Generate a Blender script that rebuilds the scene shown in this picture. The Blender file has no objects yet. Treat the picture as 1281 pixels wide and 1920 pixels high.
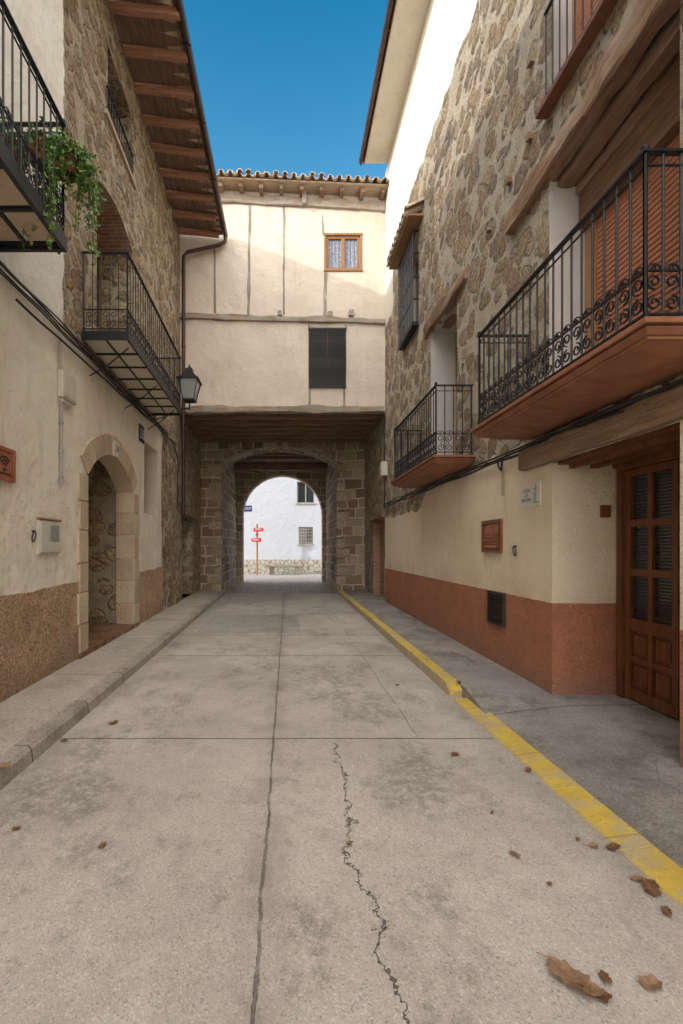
import bpy, math, random
from mathutils import Vector, Matrix, noise as mnoise
random.seed(7)
R_=math.radians
scene=bpy.context.scene
COL=scene.collection

# ---------------------------------------------------------------- materials
class NT:
    def __init__(s,name):
        s.m=bpy.data.materials.new(name); s.m.use_nodes=True
        s.nt=s.m.node_tree; s.N=s.nt.nodes; s.L=s.nt.links
        s.b=s.N['Principled BSDF']; s.b.inputs['Specular IOR Level'].default_value=0.25
        s.geo=s.N.new('ShaderNodeNewGeometry'); s.tc=s.N.new('ShaderNodeTexCoord')
        s.P=s.geo.outputs['Position']; s.O=s.tc.outputs['Object']; s.UV=s.tc.outputs['UV']
        sp=s.N.new('ShaderNodeSeparateXYZ'); s.L.new(s.P,sp.inputs[0])
        s.x,s.y,s.z=sp.outputs
    def put(s,v,inp):
        if hasattr(v,'is_output'): s.L.new(v,inp)
        elif isinstance(v,(tuple,list)):
            if inp.type=='RGBA': inp.default_value=tuple(v)[:3]+(1,)
            else: inp.default_value=v
        else: inp.default_value=v
    def math(s,op,a,b=0.0,c=None):
        n=s.N.new('ShaderNodeMath'); n.operation=op
        s.put(a,n.inputs[0]); s.put(b,n.inputs[1])
        if c is not None: s.put(c,n.inputs[2])
        return n.outputs[0]
    def mapv(s,vec,scale=(1,1,1),loc=(0,0,0),rot=(0,0,0)):
        n=s.N.new('ShaderNodeMapping'); s.L.new(vec,n.inputs[0])
        n.inputs['Scale'].default_value=scale; n.inputs['Location'].default_value=loc; n.inputs['Rotation'].default_value=rot
        return n.outputs[0]
    def noise(s,scale,detail=4,rough=.6,vec=None,dist=0,color=False):
        n=s.N.new('ShaderNodeTexNoise'); s.L.new(vec or s.P,n.inputs['Vector'])
        n.inputs['Scale'].default_value=scale; n.inputs['Detail'].default_value=detail
        n.inputs['Roughness'].default_value=rough; n.inputs['Distortion'].default_value=dist
        return n.outputs['Color' if color else 0]
    def vor(s,scale,vec=None,feature='F1',rand=1):
        n=s.N.new('ShaderNodeTexVoronoi'); s.L.new(vec or s.P,n.inputs['Vector']); n.feature=feature
        n.inputs['Scale'].default_value=scale; n.inputs['Randomness'].default_value=rand
        return n
    def ramp(s,f,stops):
        n=s.N.new('ShaderNodeValToRGB'); s.L.new(f,n.inputs[0]); e=n.color_ramp.elements
        while len(e)<len(stops): e.new(.5)
        for i,(p,c) in enumerate(stops): e[i].position=p; e[i].color=tuple(c)[:3]+(1,)
        return n.outputs[0]
    def mix(s,f,a,b,blend='MIX'):
        n=s.N.new('ShaderNodeMix'); n.data_type='RGBA'; n.blend_type=blend
        s.put(f,n.inputs[0]); s.put(a,n.inputs[6]); s.put(b,n.inputs[7]); return n.outputs[2]
    def mixf(s,f,a,b):
        n=s.N.new('ShaderNodeMix'); n.data_type='FLOAT'
        s.put(f,n.inputs[0]); s.put(a,n.inputs[2]); s.put(b,n.inputs[3]); return n.outputs[0]
    def sm(s,v,lo,hi,a=0.,b=1.):
        n=s.N.new('ShaderNodeMapRange'); n.interpolation_type='SMOOTHSTEP'
        s.put(v,n.inputs[0]); n.inputs[1].default_value=lo; n.inputs[2].default_value=hi
        n.inputs[3].default_value=a; n.inputs[4].default_value=b; return n.outputs[0]
    def warp(s,vec,scale,amt,detail=2):
        c=s.noise(scale,detail,.5,vec,color=True)
        a=s.N.new('ShaderNodeVectorMath'); a.operation='SUBTRACT'; s.L.new(c,a.inputs[0]); a.inputs[1].default_value=(.5,.5,.5)
        b=s.N.new('ShaderNodeVectorMath'); b.operation='SCALE'; s.L.new(a.outputs[0],b.inputs[0]); b.inputs['Scale'].default_value=amt
        d=s.N.new('ShaderNodeVectorMath'); d.operation='ADD'; s.L.new(vec,d.inputs[0]); s.L.new(b.outputs[0],d.inputs[1])
        return d.outputs[0]
    def out(s,col,h=None,dist=.02,rough=.85,strength=1,metal=0):
        s.put(col,s.b.inputs['Base Color']); s.put(rough,s.b.inputs['Roughness']); s.b.inputs['Metallic'].default_value=metal
        if h is not None:
            n=s.N.new('ShaderNodeBump'); n.inputs['Strength'].default_value=strength
            n.inputs['Distance'].default_value=dist; s.L.new(h,n.inputs['Height']); s.L.new(n.outputs[0],s.b.inputs['Normal'])
        return s.m
    # --- surface recipes return (colour, height in metres)
    def rubble(s,scale,cols,mortar,lo=.06,squash=1.4,amt=.03,smear=.3,hide=.1,gap=.6,rmax=.62):
        v=s.warp(s.mapv(s.P,(1,1,squash)),2.0,.30,2)
        v=s.warp(v,9,.06,2)
        e=s.vor(scale,v,'DISTANCE_TO_EDGE').outputs['Distance']
        f1=s.vor(scale,v,'F1'); sep=s.N.new('ShaderNodeSeparateColor'); s.L.new(f1.outputs['Color'],sep.inputs[0])
        fine=s.noise(15,6,.78)
        rr=s.math('MULTIPLY',s.math('SUBTRACT',s.math('SUBTRACT',rmax,s.math('MULTIPLY',sep.outputs[2],.16)),f1.outputs['Distance']),.6)
        ed=s.math('ADD',s.math('MINIMUM',e,rr),s.math('MULTIPLY',s.math('SUBTRACT',fine,.5),.14))
        ed=s.math('SUBTRACT',ed,s.math('MULTIPLY',s.math('SUBTRACT',s.noise(1.1,2,.6),.5),smear))
        ed=s.math('SUBTRACT',ed,s.math('MULTIPLY',s.math('LESS_THAN',sep.outputs[1],hide),.12))
        mask=s.sm(ed,lo-.006,lo+.014)
        n=len(cols); stone=s.ramp(sep.outputs[0],[(i/(n-1),k) for i,k in enumerate(cols)])
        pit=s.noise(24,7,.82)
        stone=s.mix(1.0,stone,s.ramp(pit,[(.32,(.20,.16,.12)),(.43,(.62,.57,.51)),(.52,(1.0,.98,.95)),(.64,(1.55,1.5,1.42))]),'MULTIPLY')  # shade in the stone pits is painted into the colour
        mcol=s.mix(s.sm(s.noise(4,5,.7),.35,.7),mortar,tuple(k*.80 for k in mortar))
        mcol=s.mix(.9,mcol,s.ramp(s.noise(30,6,.8),[(.34,(.34,.30,.25)),(.45,(.86,.84,.80)),(.55,(1,1,1)),(.72,(1.14,1.12,1.1))]),'MULTIPLY')
        col=s.mix(mask,mcol,stone)
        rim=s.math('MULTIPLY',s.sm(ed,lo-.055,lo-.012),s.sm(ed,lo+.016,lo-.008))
        col=s.mix(s.math('MULTIPLY',rim,s.sm(s.noise(4,5,.75),.38,.56,.05,gap)),col,(.09,.06,.04))  # crevice shade in mortar recesses around stones, painted into the colour
        h=s.math('ADD',s.math('MULTIPLY',s.sm(ed,lo-.03,lo+.12),amt),s.math('MULTIPLY',pit,amt*1.1))
        h=s.math('ADD',h,s.math('MULTIPLY',fine,amt*1.3))
        return col,h
    def plaster(s,c1,c2,dirt,rough=.004,fs=55,streak=.4):
        b=s.mix(s.sm(s.noise(.9,5,.65),.35,.7),c1,c2)
        st=s.noise(1,5,.7,s.mapv(s.P,(4.5,4.5,.55)))
        b=s.mix(s.math('MULTIPLY',s.sm(st,.5,.8),streak),b,dirt)
        sp=s.noise(9,6,.75); b=s.mix(s.math('MULTIPLY',s.sm(sp,.56,.75),.35),b,dirt)
        f=s.noise(fs,4,.6); b=s.mix(.35,b,s.ramp(f,[(.3,(.72,.72,.72)),(.6,(1.05,1.05,1.05))]),'MULTIPLY')
        h=s.math('ADD',s.math('MULTIPLY',f,rough),s.math('MULTIPLY',s.noise(2.5,4,.6),.05))
        return b,h

def m_left():
    s=NT('left_house_wall')
    sc,sh=s.rubble(4.1,[(.38,.28,.17),(.70,.56,.38),(.48,.34,.21),(.80,.68,.49),(.44,.38,.30),(.68,.50,.31),(.34,.26,.18)],(.80,.69,.51),.035,1.3,.07,.05,.04,.9,.72)
    pc,ph=s.plaster((.82,.775,.675),(.74,.685,.575),(.50,.44,.34),.005,45,.6)
    fl=s.math('MULTIPLY',s.sm(s.noise(3,6,.7),.56,.58),s.sm(s.z,2.6,1.1)); pc=s.mix(s.math('MULTIPLY',fl,.5),pc,(.56,.52,.46))
    pc=s.mix(s.math('MULTIPLY',s.sm(s.noise(1.2,7,.8),.52,.66),.4),pc,(.58,.50,.39))
    ve=s.vor(.5,s.warp(s.P,1.8,1.3,5),'DISTANCE_TO_EDGE').outputs['Distance']; pc=s.mix(s.math('MULTIPLY',s.sm(ve,.004,.001),.5),pc,(.3,.24,.18))
    wc,wh=s.plaster((.80,.78,.72),(.74,.71,.64),(.45,.40,.33),.003,60,.3)
    w=s.math('MULTIPLY',s.math('SUBTRACT',s.noise(3,4,.6),.5),.22)
    zw=s.math('ADD',s.z,w); yw=s.math('ADD',s.y,w)
    low=s.math('MULTIPLY',s.sm(zw,4.33,4.29),s.sm(yw,10.5,10.46))
    whi=s.math('MULTIPLY',s.sm(zw,4.29,4.33),s.sm(yw,5.64,5.6))
    rn=s.noise(30,6,.82); rl=s.noise(2.4,6,.75)
    rc=s.mix(s.sm(rl,.35,.65),(.76,.54,.36),(.58,.40,.26)); rc=s.mix(s.math('MULTIPLY',s.sm(s.noise(1.1,5,.7),.52,.64),.55),rc,(.60,.53,.44))
    rc=s.mix(1.0,rc,s.ramp(rn,[(.36,(.18,.15,.12)),(.46,(.76,.71,.67)),(.55,(1.05,1.02,1)),(.66,(1.45,1.4,1.34))]),'MULTIPLY'); rc=s.mix(s.math('MULTIPLY',s.sm(s.z,.5,.1),.4),rc,(.26,.2,.15))
    rh=s.math('MULTIPLY',rn,.05)
    wob=s.math('ADD',s.z,s.math('MULTIPLY',s.math('SUBTRACT',s.noise(2,4,.6),.5),.14))
    wa=s.math('MULTIPLY',s.sm(wob,1.15,1.14),s.sm(yw,10.5,10.46))
    c=s.mix(low,sc,pc); h=s.mixf(low,sh,ph); c=s.mix(whi,c,wc); h=s.mixf(whi,h,wh)
    c=s.mix(wa,c,rc); h=s.mixf(wa,h,rh)
    return s.out(c,h,1)
def m_right():
    s=NT('right_house_wall')
    sc,sh=s.rubble(3.5,[(.42,.31,.20),(.64,.51,.35),(.46,.33,.21),(.38,.31,.24),(.70,.58,.41),(.52,.40,.26)],(.82,.73,.57),.050,1.15,.08,.10,.07,.85,.70)
    pc,ph=s.plaster((.80,.705,.54),(.745,.65,.48),(.55,.45,.33),.010,42,.4)
    pc=s.mix(s.math('MULTIPLY',s.sm(s.noise(1.1,7,.8),.52,.7),.3),pc,(.62,.51,.36))
    wc,wh=s.plaster((.78,.75,.67),(.72,.69,.61),(.5,.45,.37),.003,60,.2)
    n=s.math('SUBTRACT',s.noise(2.6,4,.65),.5); w=s.math('MULTIPLY',n,.45)
    zw=s.math('ADD',s.z,w)
    top=s.sm(s.y,8.6,9.2,2.78,2.42)
    cr=s.sm(s.math('SUBTRACT',zw,top),.015,-.015)
    wh_m=s.math('MAXIMUM',s.sm(zw,9.25,9.32),s.math('MULTIPLY',s.sm(s.math('ADD',s.y,w),11.5,11.56),s.sm(zw,7.6,7.7)))
    wn=s.math('MULTIPLY',s.math('SUBTRACT',s.noise(9,3,.5),.5),.02)
    pc=s.mix(s.math('MULTIPLY',s.sm(s.z,1.5,1.04),s.sm(s.noise(1.6,5,.7),.35,.65,.1,.5)),pc,(.60,.43,.30))
    rd=s.sm(s.math('ADD',s.z,wn),1.045,1.035)
    rc=s.mix(s.sm(s.noise(2.5,6,.7),.35,.7),(.41,.175,.10),(.33,.145,.085)); rc=s.mix(s.math('MULTIPLY',s.sm(s.z,.42,.1),.5),rc,(.25,.18,.14))
    rc=s.mix(s.math('MULTIPLY',s.sm(s.noise(7,6,.8),.56,.70),.45),rc,(.50,.33,.23))
    rc=s.mix(.6,rc,s.ramp(s.noise(42,5,.7),[(.35,(.5,.45,.43)),(.5,(1,1,1)),(.7,(1.25,1.25,1.25))]),'MULTIPLY')
    c=s.mix(cr,sc,pc); h=s.mixf(cr,sh,ph); c=s.mix(wh_m,c,wc); h=s.mixf(wh_m,h,wh); c=s.mix(rd,c,rc)
    return s.out(c,h,1)
def m_rub(name,cols,mort,**k):
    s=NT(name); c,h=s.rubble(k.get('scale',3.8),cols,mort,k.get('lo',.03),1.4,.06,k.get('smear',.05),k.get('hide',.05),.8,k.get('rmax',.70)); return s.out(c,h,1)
def m_plast(name,a,b,d,rough=.004,fs=55,streak=.35):
    s=NT(name); c,h=s.plaster(a,b,d,rough,fs,streak); return s.out(c,h,1)
def m_ashlar(name='gate_ashlar',w=.66,hh=.335,c1=(.34,.27,.205),c2=(.68,.57,.44),mort=(.88,.79,.64),ms=.022):
    s=NT(name); v=s.warp(s.UV,1.2,.22,2); v=s.warp(v,7,.06,3)
    b=s.N.new('ShaderNodeTexBrick'); s.L.new(v,b.inputs[0]); b.inputs['Scale'].default_value=1
    b.inputs['Brick Width'].default_value=w; b.inputs['Row Height'].default_value=hh; b.inputs['Mortar Size'].default_value=ms
    b.inputs['Mortar Smooth'].default_value=.15; b.inputs['Bias'].default_value=0
    b.inputs['Color1'].default_value=(0,0,0,1); b.inputs['Color2'].default_value=(1,1,1,1); b.inputs['Mortar'].default_value=(.5,.5,.5,1)
    b.offset=.42; b.squash=.62; b.squash_frequency=3
    f=b.outputs['Fac']; sep=s.N.new('ShaderNodeSeparateColor'); s.L.new(b.outputs['Color'],sep.inputs[0])
    c=s.ramp(sep.outputs[0],[(0,c1),(.3,c2),(.5,tuple(k*.64 for k in c2)),(.7,(c1[0]*1.25,c1[1]*1.05,c1[2]*.95)),(.85,tuple(k*.7 for k in c1)),(1,tuple(k*1.15 for k in c2))])
    p=s.noise(18,8,.84); c=s.mix(1.0,c,s.ramp(p,[(.34,(.22,.19,.16)),(.46,(.84,.81,.78)),(.66,(1.5,1.45,1.38))]),'MULTIPLY')
    c=s.mix(s.math('MULTIPLY',s.sm(s.noise(1.3,5,.7),.52,.68),.3),c,(.22,.17,.13))
    mm=s.mix(.6,mort,s.ramp(s.noise(25,5,.7),[(.3,(.5,.48,.45)),(.6,(1,1,1))]),'MULTIPLY')
    c=s.mix(s.math('MULTIPLY',f,s.sm(s.noise(2.2,3,.6),.33,.5,.5,1)),c,mm)
    h=s.math('ADD',s.math('MULTIPLY',s.math('SUBTRACT',1,f),.035),s.math('MULTIPLY',p,.09)); return s.out(c,h,1)
def m_wood(name,a,b,axis=0,scale=1,rough=.75,amt=.008,weather=0):
    s=NT(name); sc=[14*scale]*3; sc[axis]=.9*scale
    n=s.noise(1.6,6,.65,s.mapv(s.P,tuple(sc)),dist=.6); g=s.noise(5,4,.7,s.mapv(s.P,tuple(sc)))
    c=s.mix(s.sm(n,.3,.7),a,b); c=s.mix(s.math('MULTIPLY',s.sm(g,.55,.68),.75),c,tuple(k*.3 for k in a))
    if weather: c=s.mix(s.math('MULTIPLY',s.sm(s.noise(2.5,4,.6),.42,.62),weather),c,(.36,.335,.295))
    h=s.math('MULTIPLY',s.math('ADD',n,g),amt); return s.out(c,h,1,rough)
def m_flat(name,col,rough=.6,metal=0,var=.25,ns=12,bump=.0015,spec=.3):
    s=NT(name); n=s.noise(ns,5,.65,s.O)
    c=s.mix(s.sm(n,.3,.72),col,tuple(k*(1-var) for k in col)); s.b.inputs['Specular IOR Level'].default_value=spec
    return s.out(c,s.math('MULTIPLY',s.noise(ns*4,4,.6,s.O),bump),1,rough,metal=metal)

def m_road():
    s=NT('road_concrete')
    big=s.noise(.55,6,.6); mid=s.noise(2.3,6,.7)
    c=s.mix(s.sm(big,.35,.65),(.46,.43,.395),(.58,.545,.505))
    c=s.mix(s.math('MULTIPLY',s.sm(mid,.46,.68),.55),c,(.38,.35,.32))
    bl=s.math('MULTIPLY',s.sm(s.noise(.9,8,.75,s.mapv(s.P,(1,.6,1),(3.1,1.7,0))),.48,.63),s.sm(s.noise(14,5,.75),.38,.55))
    c=s.mix(s.math('MULTIPLY',bl,.6),c,(.19,.17,.15))
    bl2=s.math('MULTIPLY',s.sm(s.noise(3.4,7,.78,s.mapv(s.P,(1,.7,1),(1.3,5.7,0))),.56,.66),.45); c=s.mix(bl2,c,(.23,.205,.18))
    c=s.mix(s.math('MULTIPLY',s.sm(s.noise(1.4,6,.7,s.mapv(s.P,(1,.5,1),(9,4,0))),.54,.7),.45),c,(.68,.65,.60))
    v=s.vor(130); agg=s.N.new('ShaderNodeSeparateColor'); s.L.new(v.outputs['Color'],agg.inputs[0])
    c=s.mix(.55,c,s.ramp(agg.outputs[0],[(0,(.40,.38,.37)),(.12,(.84,.82,.80)),(.8,(1.05,1.03,1)),(1,(1.45,1.38,1.3))]),'MULTIPLY')
    pit=s.noise(85,6,.82); c=s.mix(s.math('MULTIPLY',s.sm(pit,.56,.68),.6),c,(.19,.165,.145))
    spk=s.vor(15).outputs['Distance']; c=s.mix(s.math('MULTIPLY',s.sm(spk,.07,.035),.65),c,(.13,.11,.10))
    wob=s.math('MULTIPLY',s.math('SUBTRACT',s.noise(3.2,6,.8),.5),.06)
    wob2=s.math('MULTIPLY',s.math('SUBTRACT',s.noise(1.2,6,.75),.5),.9)
    def line(c_,pos,w,wb):
        d=s.math('ABSOLUTE',s.math('SUBTRACT',s.math('ADD',c_,wb),pos)); return s.sm(d,w,w*.3)
    ls=[s.math('MULTIPLY',line(s.x,-.12,.010,wob),s.sm(s.noise(6,4,.7),.3,.6,.4,1))]
    for yy,ww in ((3.82,.011),(6.75,.018),(8.35,.022),(11.2,.03),(-.6,.01)): ls.append(line(s.y,yy,ww,s.math('MULTIPLY',wob,.6)))
    ls.append(s.math('MULTIPLY',line(s.x,.36,.007,s.math('MULTIPLY',wob2,.7)),s.sm(s.y,3.82,3.7)))
    ls.append(s.math('MULTIPLY',line(s.x,1.1,.006,wob),s.math('MULTIPLY',s.sm(s.y,3.8,4.0),.5)))
    m=ls[0]
    for l in ls[1:]: m=s.math('MAXIMUM',m,l)
    c=s.mix(s.math('MULTIPLY',m,.85),c,(.10,.085,.075))
    dj=s.math('ABSOLUTE',s.math('ADD',s.math('ADD',s.x,.12),wob)); c=s.mix(s.math('MULTIPLY',s.sm(dj,.16,.0),s.sm(s.noise(3,5,.7),.35,.65,.05,.55)),c,(.25,.22,.195))
    pa=s.math('MULTIPLY',s.math('MULTIPLY',s.sm(s.y,8.5,8.52),s.sm(s.y,11.0,10.98)),s.math('MULTIPLY',s.sm(s.x,-1.75,-1.73),s.sm(s.x,.25,.23)))
    c=s.mix(s.math('MULTIPLY',pa,.4),c,(.25,.235,.22))
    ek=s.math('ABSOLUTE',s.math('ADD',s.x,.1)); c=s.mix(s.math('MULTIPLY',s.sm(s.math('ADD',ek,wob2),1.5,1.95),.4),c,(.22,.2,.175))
    h=s.math('SUBTRACT',s.math('ADD',s.math('MULTIPLY',pit,.0022),s.math('MULTIPLY',v.outputs['Distance'],-.0015)),s.math('MULTIPLY',m,.010))
    h=s.math('ADD',h,s.math('MULTIPLY',mid,.010))
    return s.out(c,h,1,.85)
def m_pave(name,a,b,dark,dk=.5,joints=(),crack=.4):
    s=NT(name); c=s.mix(s.sm(s.noise(1.1,6,.65),.35,.65),a,b)
    c=s.mix(s.math('MULTIPLY',s.sm(s.noise(1.7,7,.75),.48,.65),dk),c,dark)
    v=s.vor(110); sp=s.N.new('ShaderNodeSeparateColor'); s.L.new(v.outputs['Color'],sp.inputs[0])
    c=s.mix(.55,c,s.ramp(sp.outputs[0],[(0,(.45,.45,.45)),(.3,(.9,.9,.9)),(1,(1.35,1.3,1.25))]),'MULTIPLY')
    p=s.noise(70,5,.8); c=s.mix(s.math('MULTIPLY',s.sm(p,.56,.70),.6),c,dark)
    ve=s.vor(.45,s.warp(s.P,1.3,1.4,5),'DISTANCE_TO_EDGE').outputs['Distance']; m=s.math('MULTIPLY',s.sm(ve,.004,.001),crack)
    for j in joints:
        d=s.math('ABSOLUTE',s.math('SUBTRACT',s.y,j)); m=s.math('MAXIMUM',m,s.sm(d,.011,.005))
    c=s.mix(s.math('MULTIPLY',m,.75),c,(.08,.07,.06))
    h=s.math('ADD',s.math('SUBTRACT',s.math('MULTIPLY',p,.003),s.math('MULTIPLY',m,.008)),s.math('MULTIPLY',s.noise(3,4),.012)); return s.out(c,h,1,.88)
def m_yellow():
    s=NT('yellow_kerb_paint'); w=s.math('MULTIPLY',s.sm(s.noise(4,8,.82),.50,.58),s.sm(s.noise(40,4,.7),.35,.6,.4,1))
    c=s.mix(s.sm(s.noise(3,5,.7),.35,.7),(.68,.50,.09),(.55,.40,.08))
    c=s.mix(s.math('MULTIPLY',w,.8),c,(.42,.39,.34)); p=s.noise(50,5,.8); c=s.mix(s.math('MULTIPLY',s.sm(p,.53,.65),.6),c,(.28,.21,.10))
    ch=s.math('MULTIPLY',s.sm(s.math('ADD',s.x,s.math('MULTIPLY',s.math('SUBTRACT',s.noise(11,5,.8),.5),.12)),1.765,1.75),.7); c=s.mix(ch,c,(.36,.33,.29))
    ln=s.math('ABSOLUTE',s.math('SUBTRACT',s.math('FRACT',s.y),.5)); m=s.sm(ln,.012,.005)
    c=s.mix(s.math('MULTIPLY',m,.4),c,(.2,.15,.06))
    return s.out(c,s.math('ADD',s.math('MULTIPLY',p,.005),s.math('MULTIPLY',s.noise(9,4),.015)),1,.7)
def m_cobble():
    s=NT('cobble_paving'); v=s.warp(s.P,3,.08); e=s.vor(9,v,'DISTANCE_TO_EDGE').outputs['Distance']
    c=s.vor(9,v).outputs['Color']; sp=s.N.new('ShaderNodeSeparateColor'); s.L.new(c,sp.inputs[0])
    k=s.ramp(sp.outputs[0],[(0,(.28,.255,.22)),(1,(.54,.50,.44))]); m=s.sm(e,.02,.1); k=s.mix(m,(.12,.1,.085),k)
    return s.out(k,s.math('MULTIPLY',m,.02),1,.6)
def m_stonewhite():
    s=NT('plinth_crazy_paving'); e=s.vor(3.6,s.warp(s.P,2,.2),'DISTANCE_TO_EDGE').outputs['Distance']
    m=s.sm(e,.03,.06); c=s.mix(m,(.17,.145,.12),s.mix(s.noise(3,4,.6),(.38,.355,.31),(.48,.45,.40)))
    return s.out(c,s.math('MULTIPLY',m,.02),1)
def m_brick(name='brick_infill'):
    s=NT(name); v=s.warp(s.UV,6,.012)
    b=s.N.new('ShaderNodeTexBrick'); s.L.new(v,b.inputs[0]); b.inputs['Scale'].default_value=1
    b.inputs['Brick Width'].default_value=.25; b.inputs['Row Height'].default_value=.07; b.inputs['Mortar Size'].default_value=.008
    b.inputs['Color1'].default_value=(.34,.16,.105,1); b.inputs['Color2'].default_value=(.48,.27,.18,1); b.inputs['Mortar'].default_value=(.5,.42,.33,1)
    c=s.mix(.6,b.outputs['Color'],s.ramp(s.noise(22,5,.7),[(.3,(.5,.5,.5)),(.7,(1.2,1.2,1.2))]),'MULTIPLY')
    return s.out(c,s.math('ADD',s.math('MULTIPLY',b.outputs['Fac'],-.01),s.math('MULTIPLY',s.noise(40),.006)),1)
def m_lace():
    s=NT('lace_curtain'); a=s.vor(34,s.P).outputs['Distance']; c=s.mix(s.sm(a,.2,.5),(.5,.52,.58),(.16,.20,.28))
    w=s.N.new('ShaderNodeTexWave'); s.L.new(s.P,w.inputs[0]); w.inputs['Scale'].default_value=6; w.inputs['Distortion'].default_value=2
    c=s.mix(.4,c,s.ramp(w.outputs[0],[(0,(.5,.52,.56)),(1,(1,1,1))]),'MULTIPLY')
    s.b.inputs['Coat Weight'].default_value=.6; s.b.inputs['Coat Roughness'].default_value=.05
    return s.out(c,None,rough=.6)
def m_glass(name='window_glass',col=(.02,.025,.03)):
    s=NT(name); s.b.inputs['Specular IOR Level'].default_value=.8
    return s.out(s.mix(s.noise(3,2,.5),col,tuple(k*1.8 for k in col)),s.math('MULTIPLY',s.noise(4,2),.004),1,.06)

RUBC=[(.40,.31,.21),(.62,.50,.36),(.47,.33,.22),(.72,.60,.44),(.43,.38,.30)]
MT=dict(
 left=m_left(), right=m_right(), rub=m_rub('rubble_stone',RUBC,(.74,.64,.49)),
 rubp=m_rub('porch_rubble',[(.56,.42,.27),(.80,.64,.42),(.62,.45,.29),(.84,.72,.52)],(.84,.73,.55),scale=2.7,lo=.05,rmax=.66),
 facade=m_plast('gatehouse_render',(.72,.645,.555),(.64,.565,.48),(.44,.385,.32),.009,34,.5),
 white=m_plast('white_render',(.50,.54,.61),(.47,.51,.575),(.42,.45,.50),.002,60,.15),
 stucco=m_plast('pale_stucco_reveal',(.58,.555,.53),(.50,.48,.455),(.38,.35,.32),.014,60,.25),
 soffit=m_plast('soffit_paint',(.72,.67,.55),(.66,.61,.50),(.45,.38,.28),.002,50,.35),
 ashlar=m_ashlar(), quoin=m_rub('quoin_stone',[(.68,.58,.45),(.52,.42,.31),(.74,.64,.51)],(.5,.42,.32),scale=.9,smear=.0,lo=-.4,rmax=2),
 sand=m_plast('dressed_sandstone',(.60,.51,.37),(.51,.42,.30),(.34,.27,.19),.016,22,.5),
 sandr=m_plast('reddish_sandstone',(.54,.42,.31),(.46,.35,.255),(.30,.22,.155),.016,20,.5),
 beamx=m_wood('old_beam_x',(.25,.19,.14),(.42,.345,.27),0,weather=.8), beamy=m_wood('old_beam_y',(.21,.125,.08),(.38,.25,.165),1,weather=.2,amt=.015),
 beamz=m_wood('old_post_z',(.21,.18,.145),(.34,.30,.25),2,weather=.9), header=m_wood('dark_header_beam',(.14,.08,.05),(.26,.16,.10),1),
 raft=m_wood('red_rafter',(.34,.17,.11),(.48,.26,.175),0), board=m_wood('dark_roof_boards',(.17,.11,.08),(.31,.205,.15),1),
 cboard=m_wood('passage_ceiling_boards',(.36,.26,.19),(.54,.41,.30),1),
 dbeam=m_wood('dark_passage_beam',(.16,.10,.07),(.30,.20,.14),0), doorw=m_wood('varnished_door',(.12,.045,.02),(.22,.09,.04),2,rough=.4,amt=.002),
 frame=m_wood('window_frame_wood',(.26,.14,.07),(.36,.20,.10),2,rough=.5,amt=.002), eavew=m_wood('pale_eave_board',(.40,.30,.21),(.54,.42,.31),0),
 greyd=m_flat('grey_weathered_door',(.42,.39,.34)), bench=m_flat('bench_stone',(.27,.24,.20),.8),
 iron=m_flat('black_wrought_iron',(.022,.024,.03),.45,.3,.3,20,.0006,.5),
 terra=m_flat('terracotta_slab_paint',(.33,.145,.085),.75,0,.35,5,.006), tile=m_flat('clay_roof_tile',(.62,.50,.38),.85,0,.6,5,.01),
 shut=m_flat('orange_roller_shutter',(.44,.20,.115),.5,0,.15,3), sill=m_flat('red_brown_sill',(.20,.085,.055),.6),
 gutter=m_flat('brown_gutter',(.085,.052,.042),.35,.5,.3,8), pipe=m_flat('grey_conduit',(.42,.40,.36),.6), cable=m_flat('black_cable',(.035,.032,.03),.6),
 box=m_flat('cream_meter_box',(.60,.57,.49),.5,0,.12), boxd=m_flat('grey_meter_window',(.3,.32,.27),.4), 
 blue=m_flat('blue_enamel',(.02,.035,.16),.3,0,.15), whitep=m_flat('white_enamel',(.72,.71,.67),.4,0,.1), blackp=m_flat('black_lettering',(.03,.03,.03),.6),
 redp=m_flat('red_sign_paint',(.60,.03,.03),.4,0,.1), clay=m_flat('glazed_clay_relief',(.42,.16,.085),.4,0,.4,9,.006), 
 vent=m_flat('dark_vent_metal',(.07,.06,.055),.5,.5), blind=m_flat('black_slat_blind',(.022,.026,.026),.5),
 glass=m_glass(), lace=m_lace(), lampg=m_glass('lamp_glass',(.22,.24,.24)), brick=m_brick(), road=m_road(),
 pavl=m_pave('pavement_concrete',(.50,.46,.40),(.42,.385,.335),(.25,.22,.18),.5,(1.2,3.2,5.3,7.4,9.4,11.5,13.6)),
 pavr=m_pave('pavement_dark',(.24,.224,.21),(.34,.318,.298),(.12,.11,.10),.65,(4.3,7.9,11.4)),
 kerb=m_pave('kerb_stone',(.42,.385,.34),(.35,.32,.285),(.20,.175,.15),.6,tuple(x*1.0+.4 for x in range(-2,16)),0),
 ground=m_pave('ground_earth',(.40,.37,.32),(.46,.42,.37),(.3,.27,.23),.3), yellow=m_yellow(), cob=m_cobble(), crazy=m_stonewhite(),
 plaza=m_pave('plaza_concrete',(.34,.335,.325),(.29,.285,.275),(.22,.215,.2),.3),
 leaf=m_flat('geranium_leaf',(.09,.22,.035),.5,0,.5,20), leaf2=m_flat('pale_leaf',(.18,.32,.06),.5,0,.4,20), flower=m_flat('red_petal',(.5,.03,.03),.5),
 stem=m_flat('stem_green',(.09,.12,.04)), dry=m_flat('dry_leaf',(.28,.15,.08),.6,0,.6,40,.006), dry2=m_flat('pale_dry_leaf',(.40,.25,.15),.6,0,.5,30,.006),
 pot=m_flat('clay_pot',(.30,.12,.07),.8), floor=m_ashlar('terracotta_floor',.3,.3,(.40,.22,.14),(.48,.28,.18),(.4,.3,.22),.008), dark=m_flat('dark_interior',(.03,.025,.02)),
)

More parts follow.
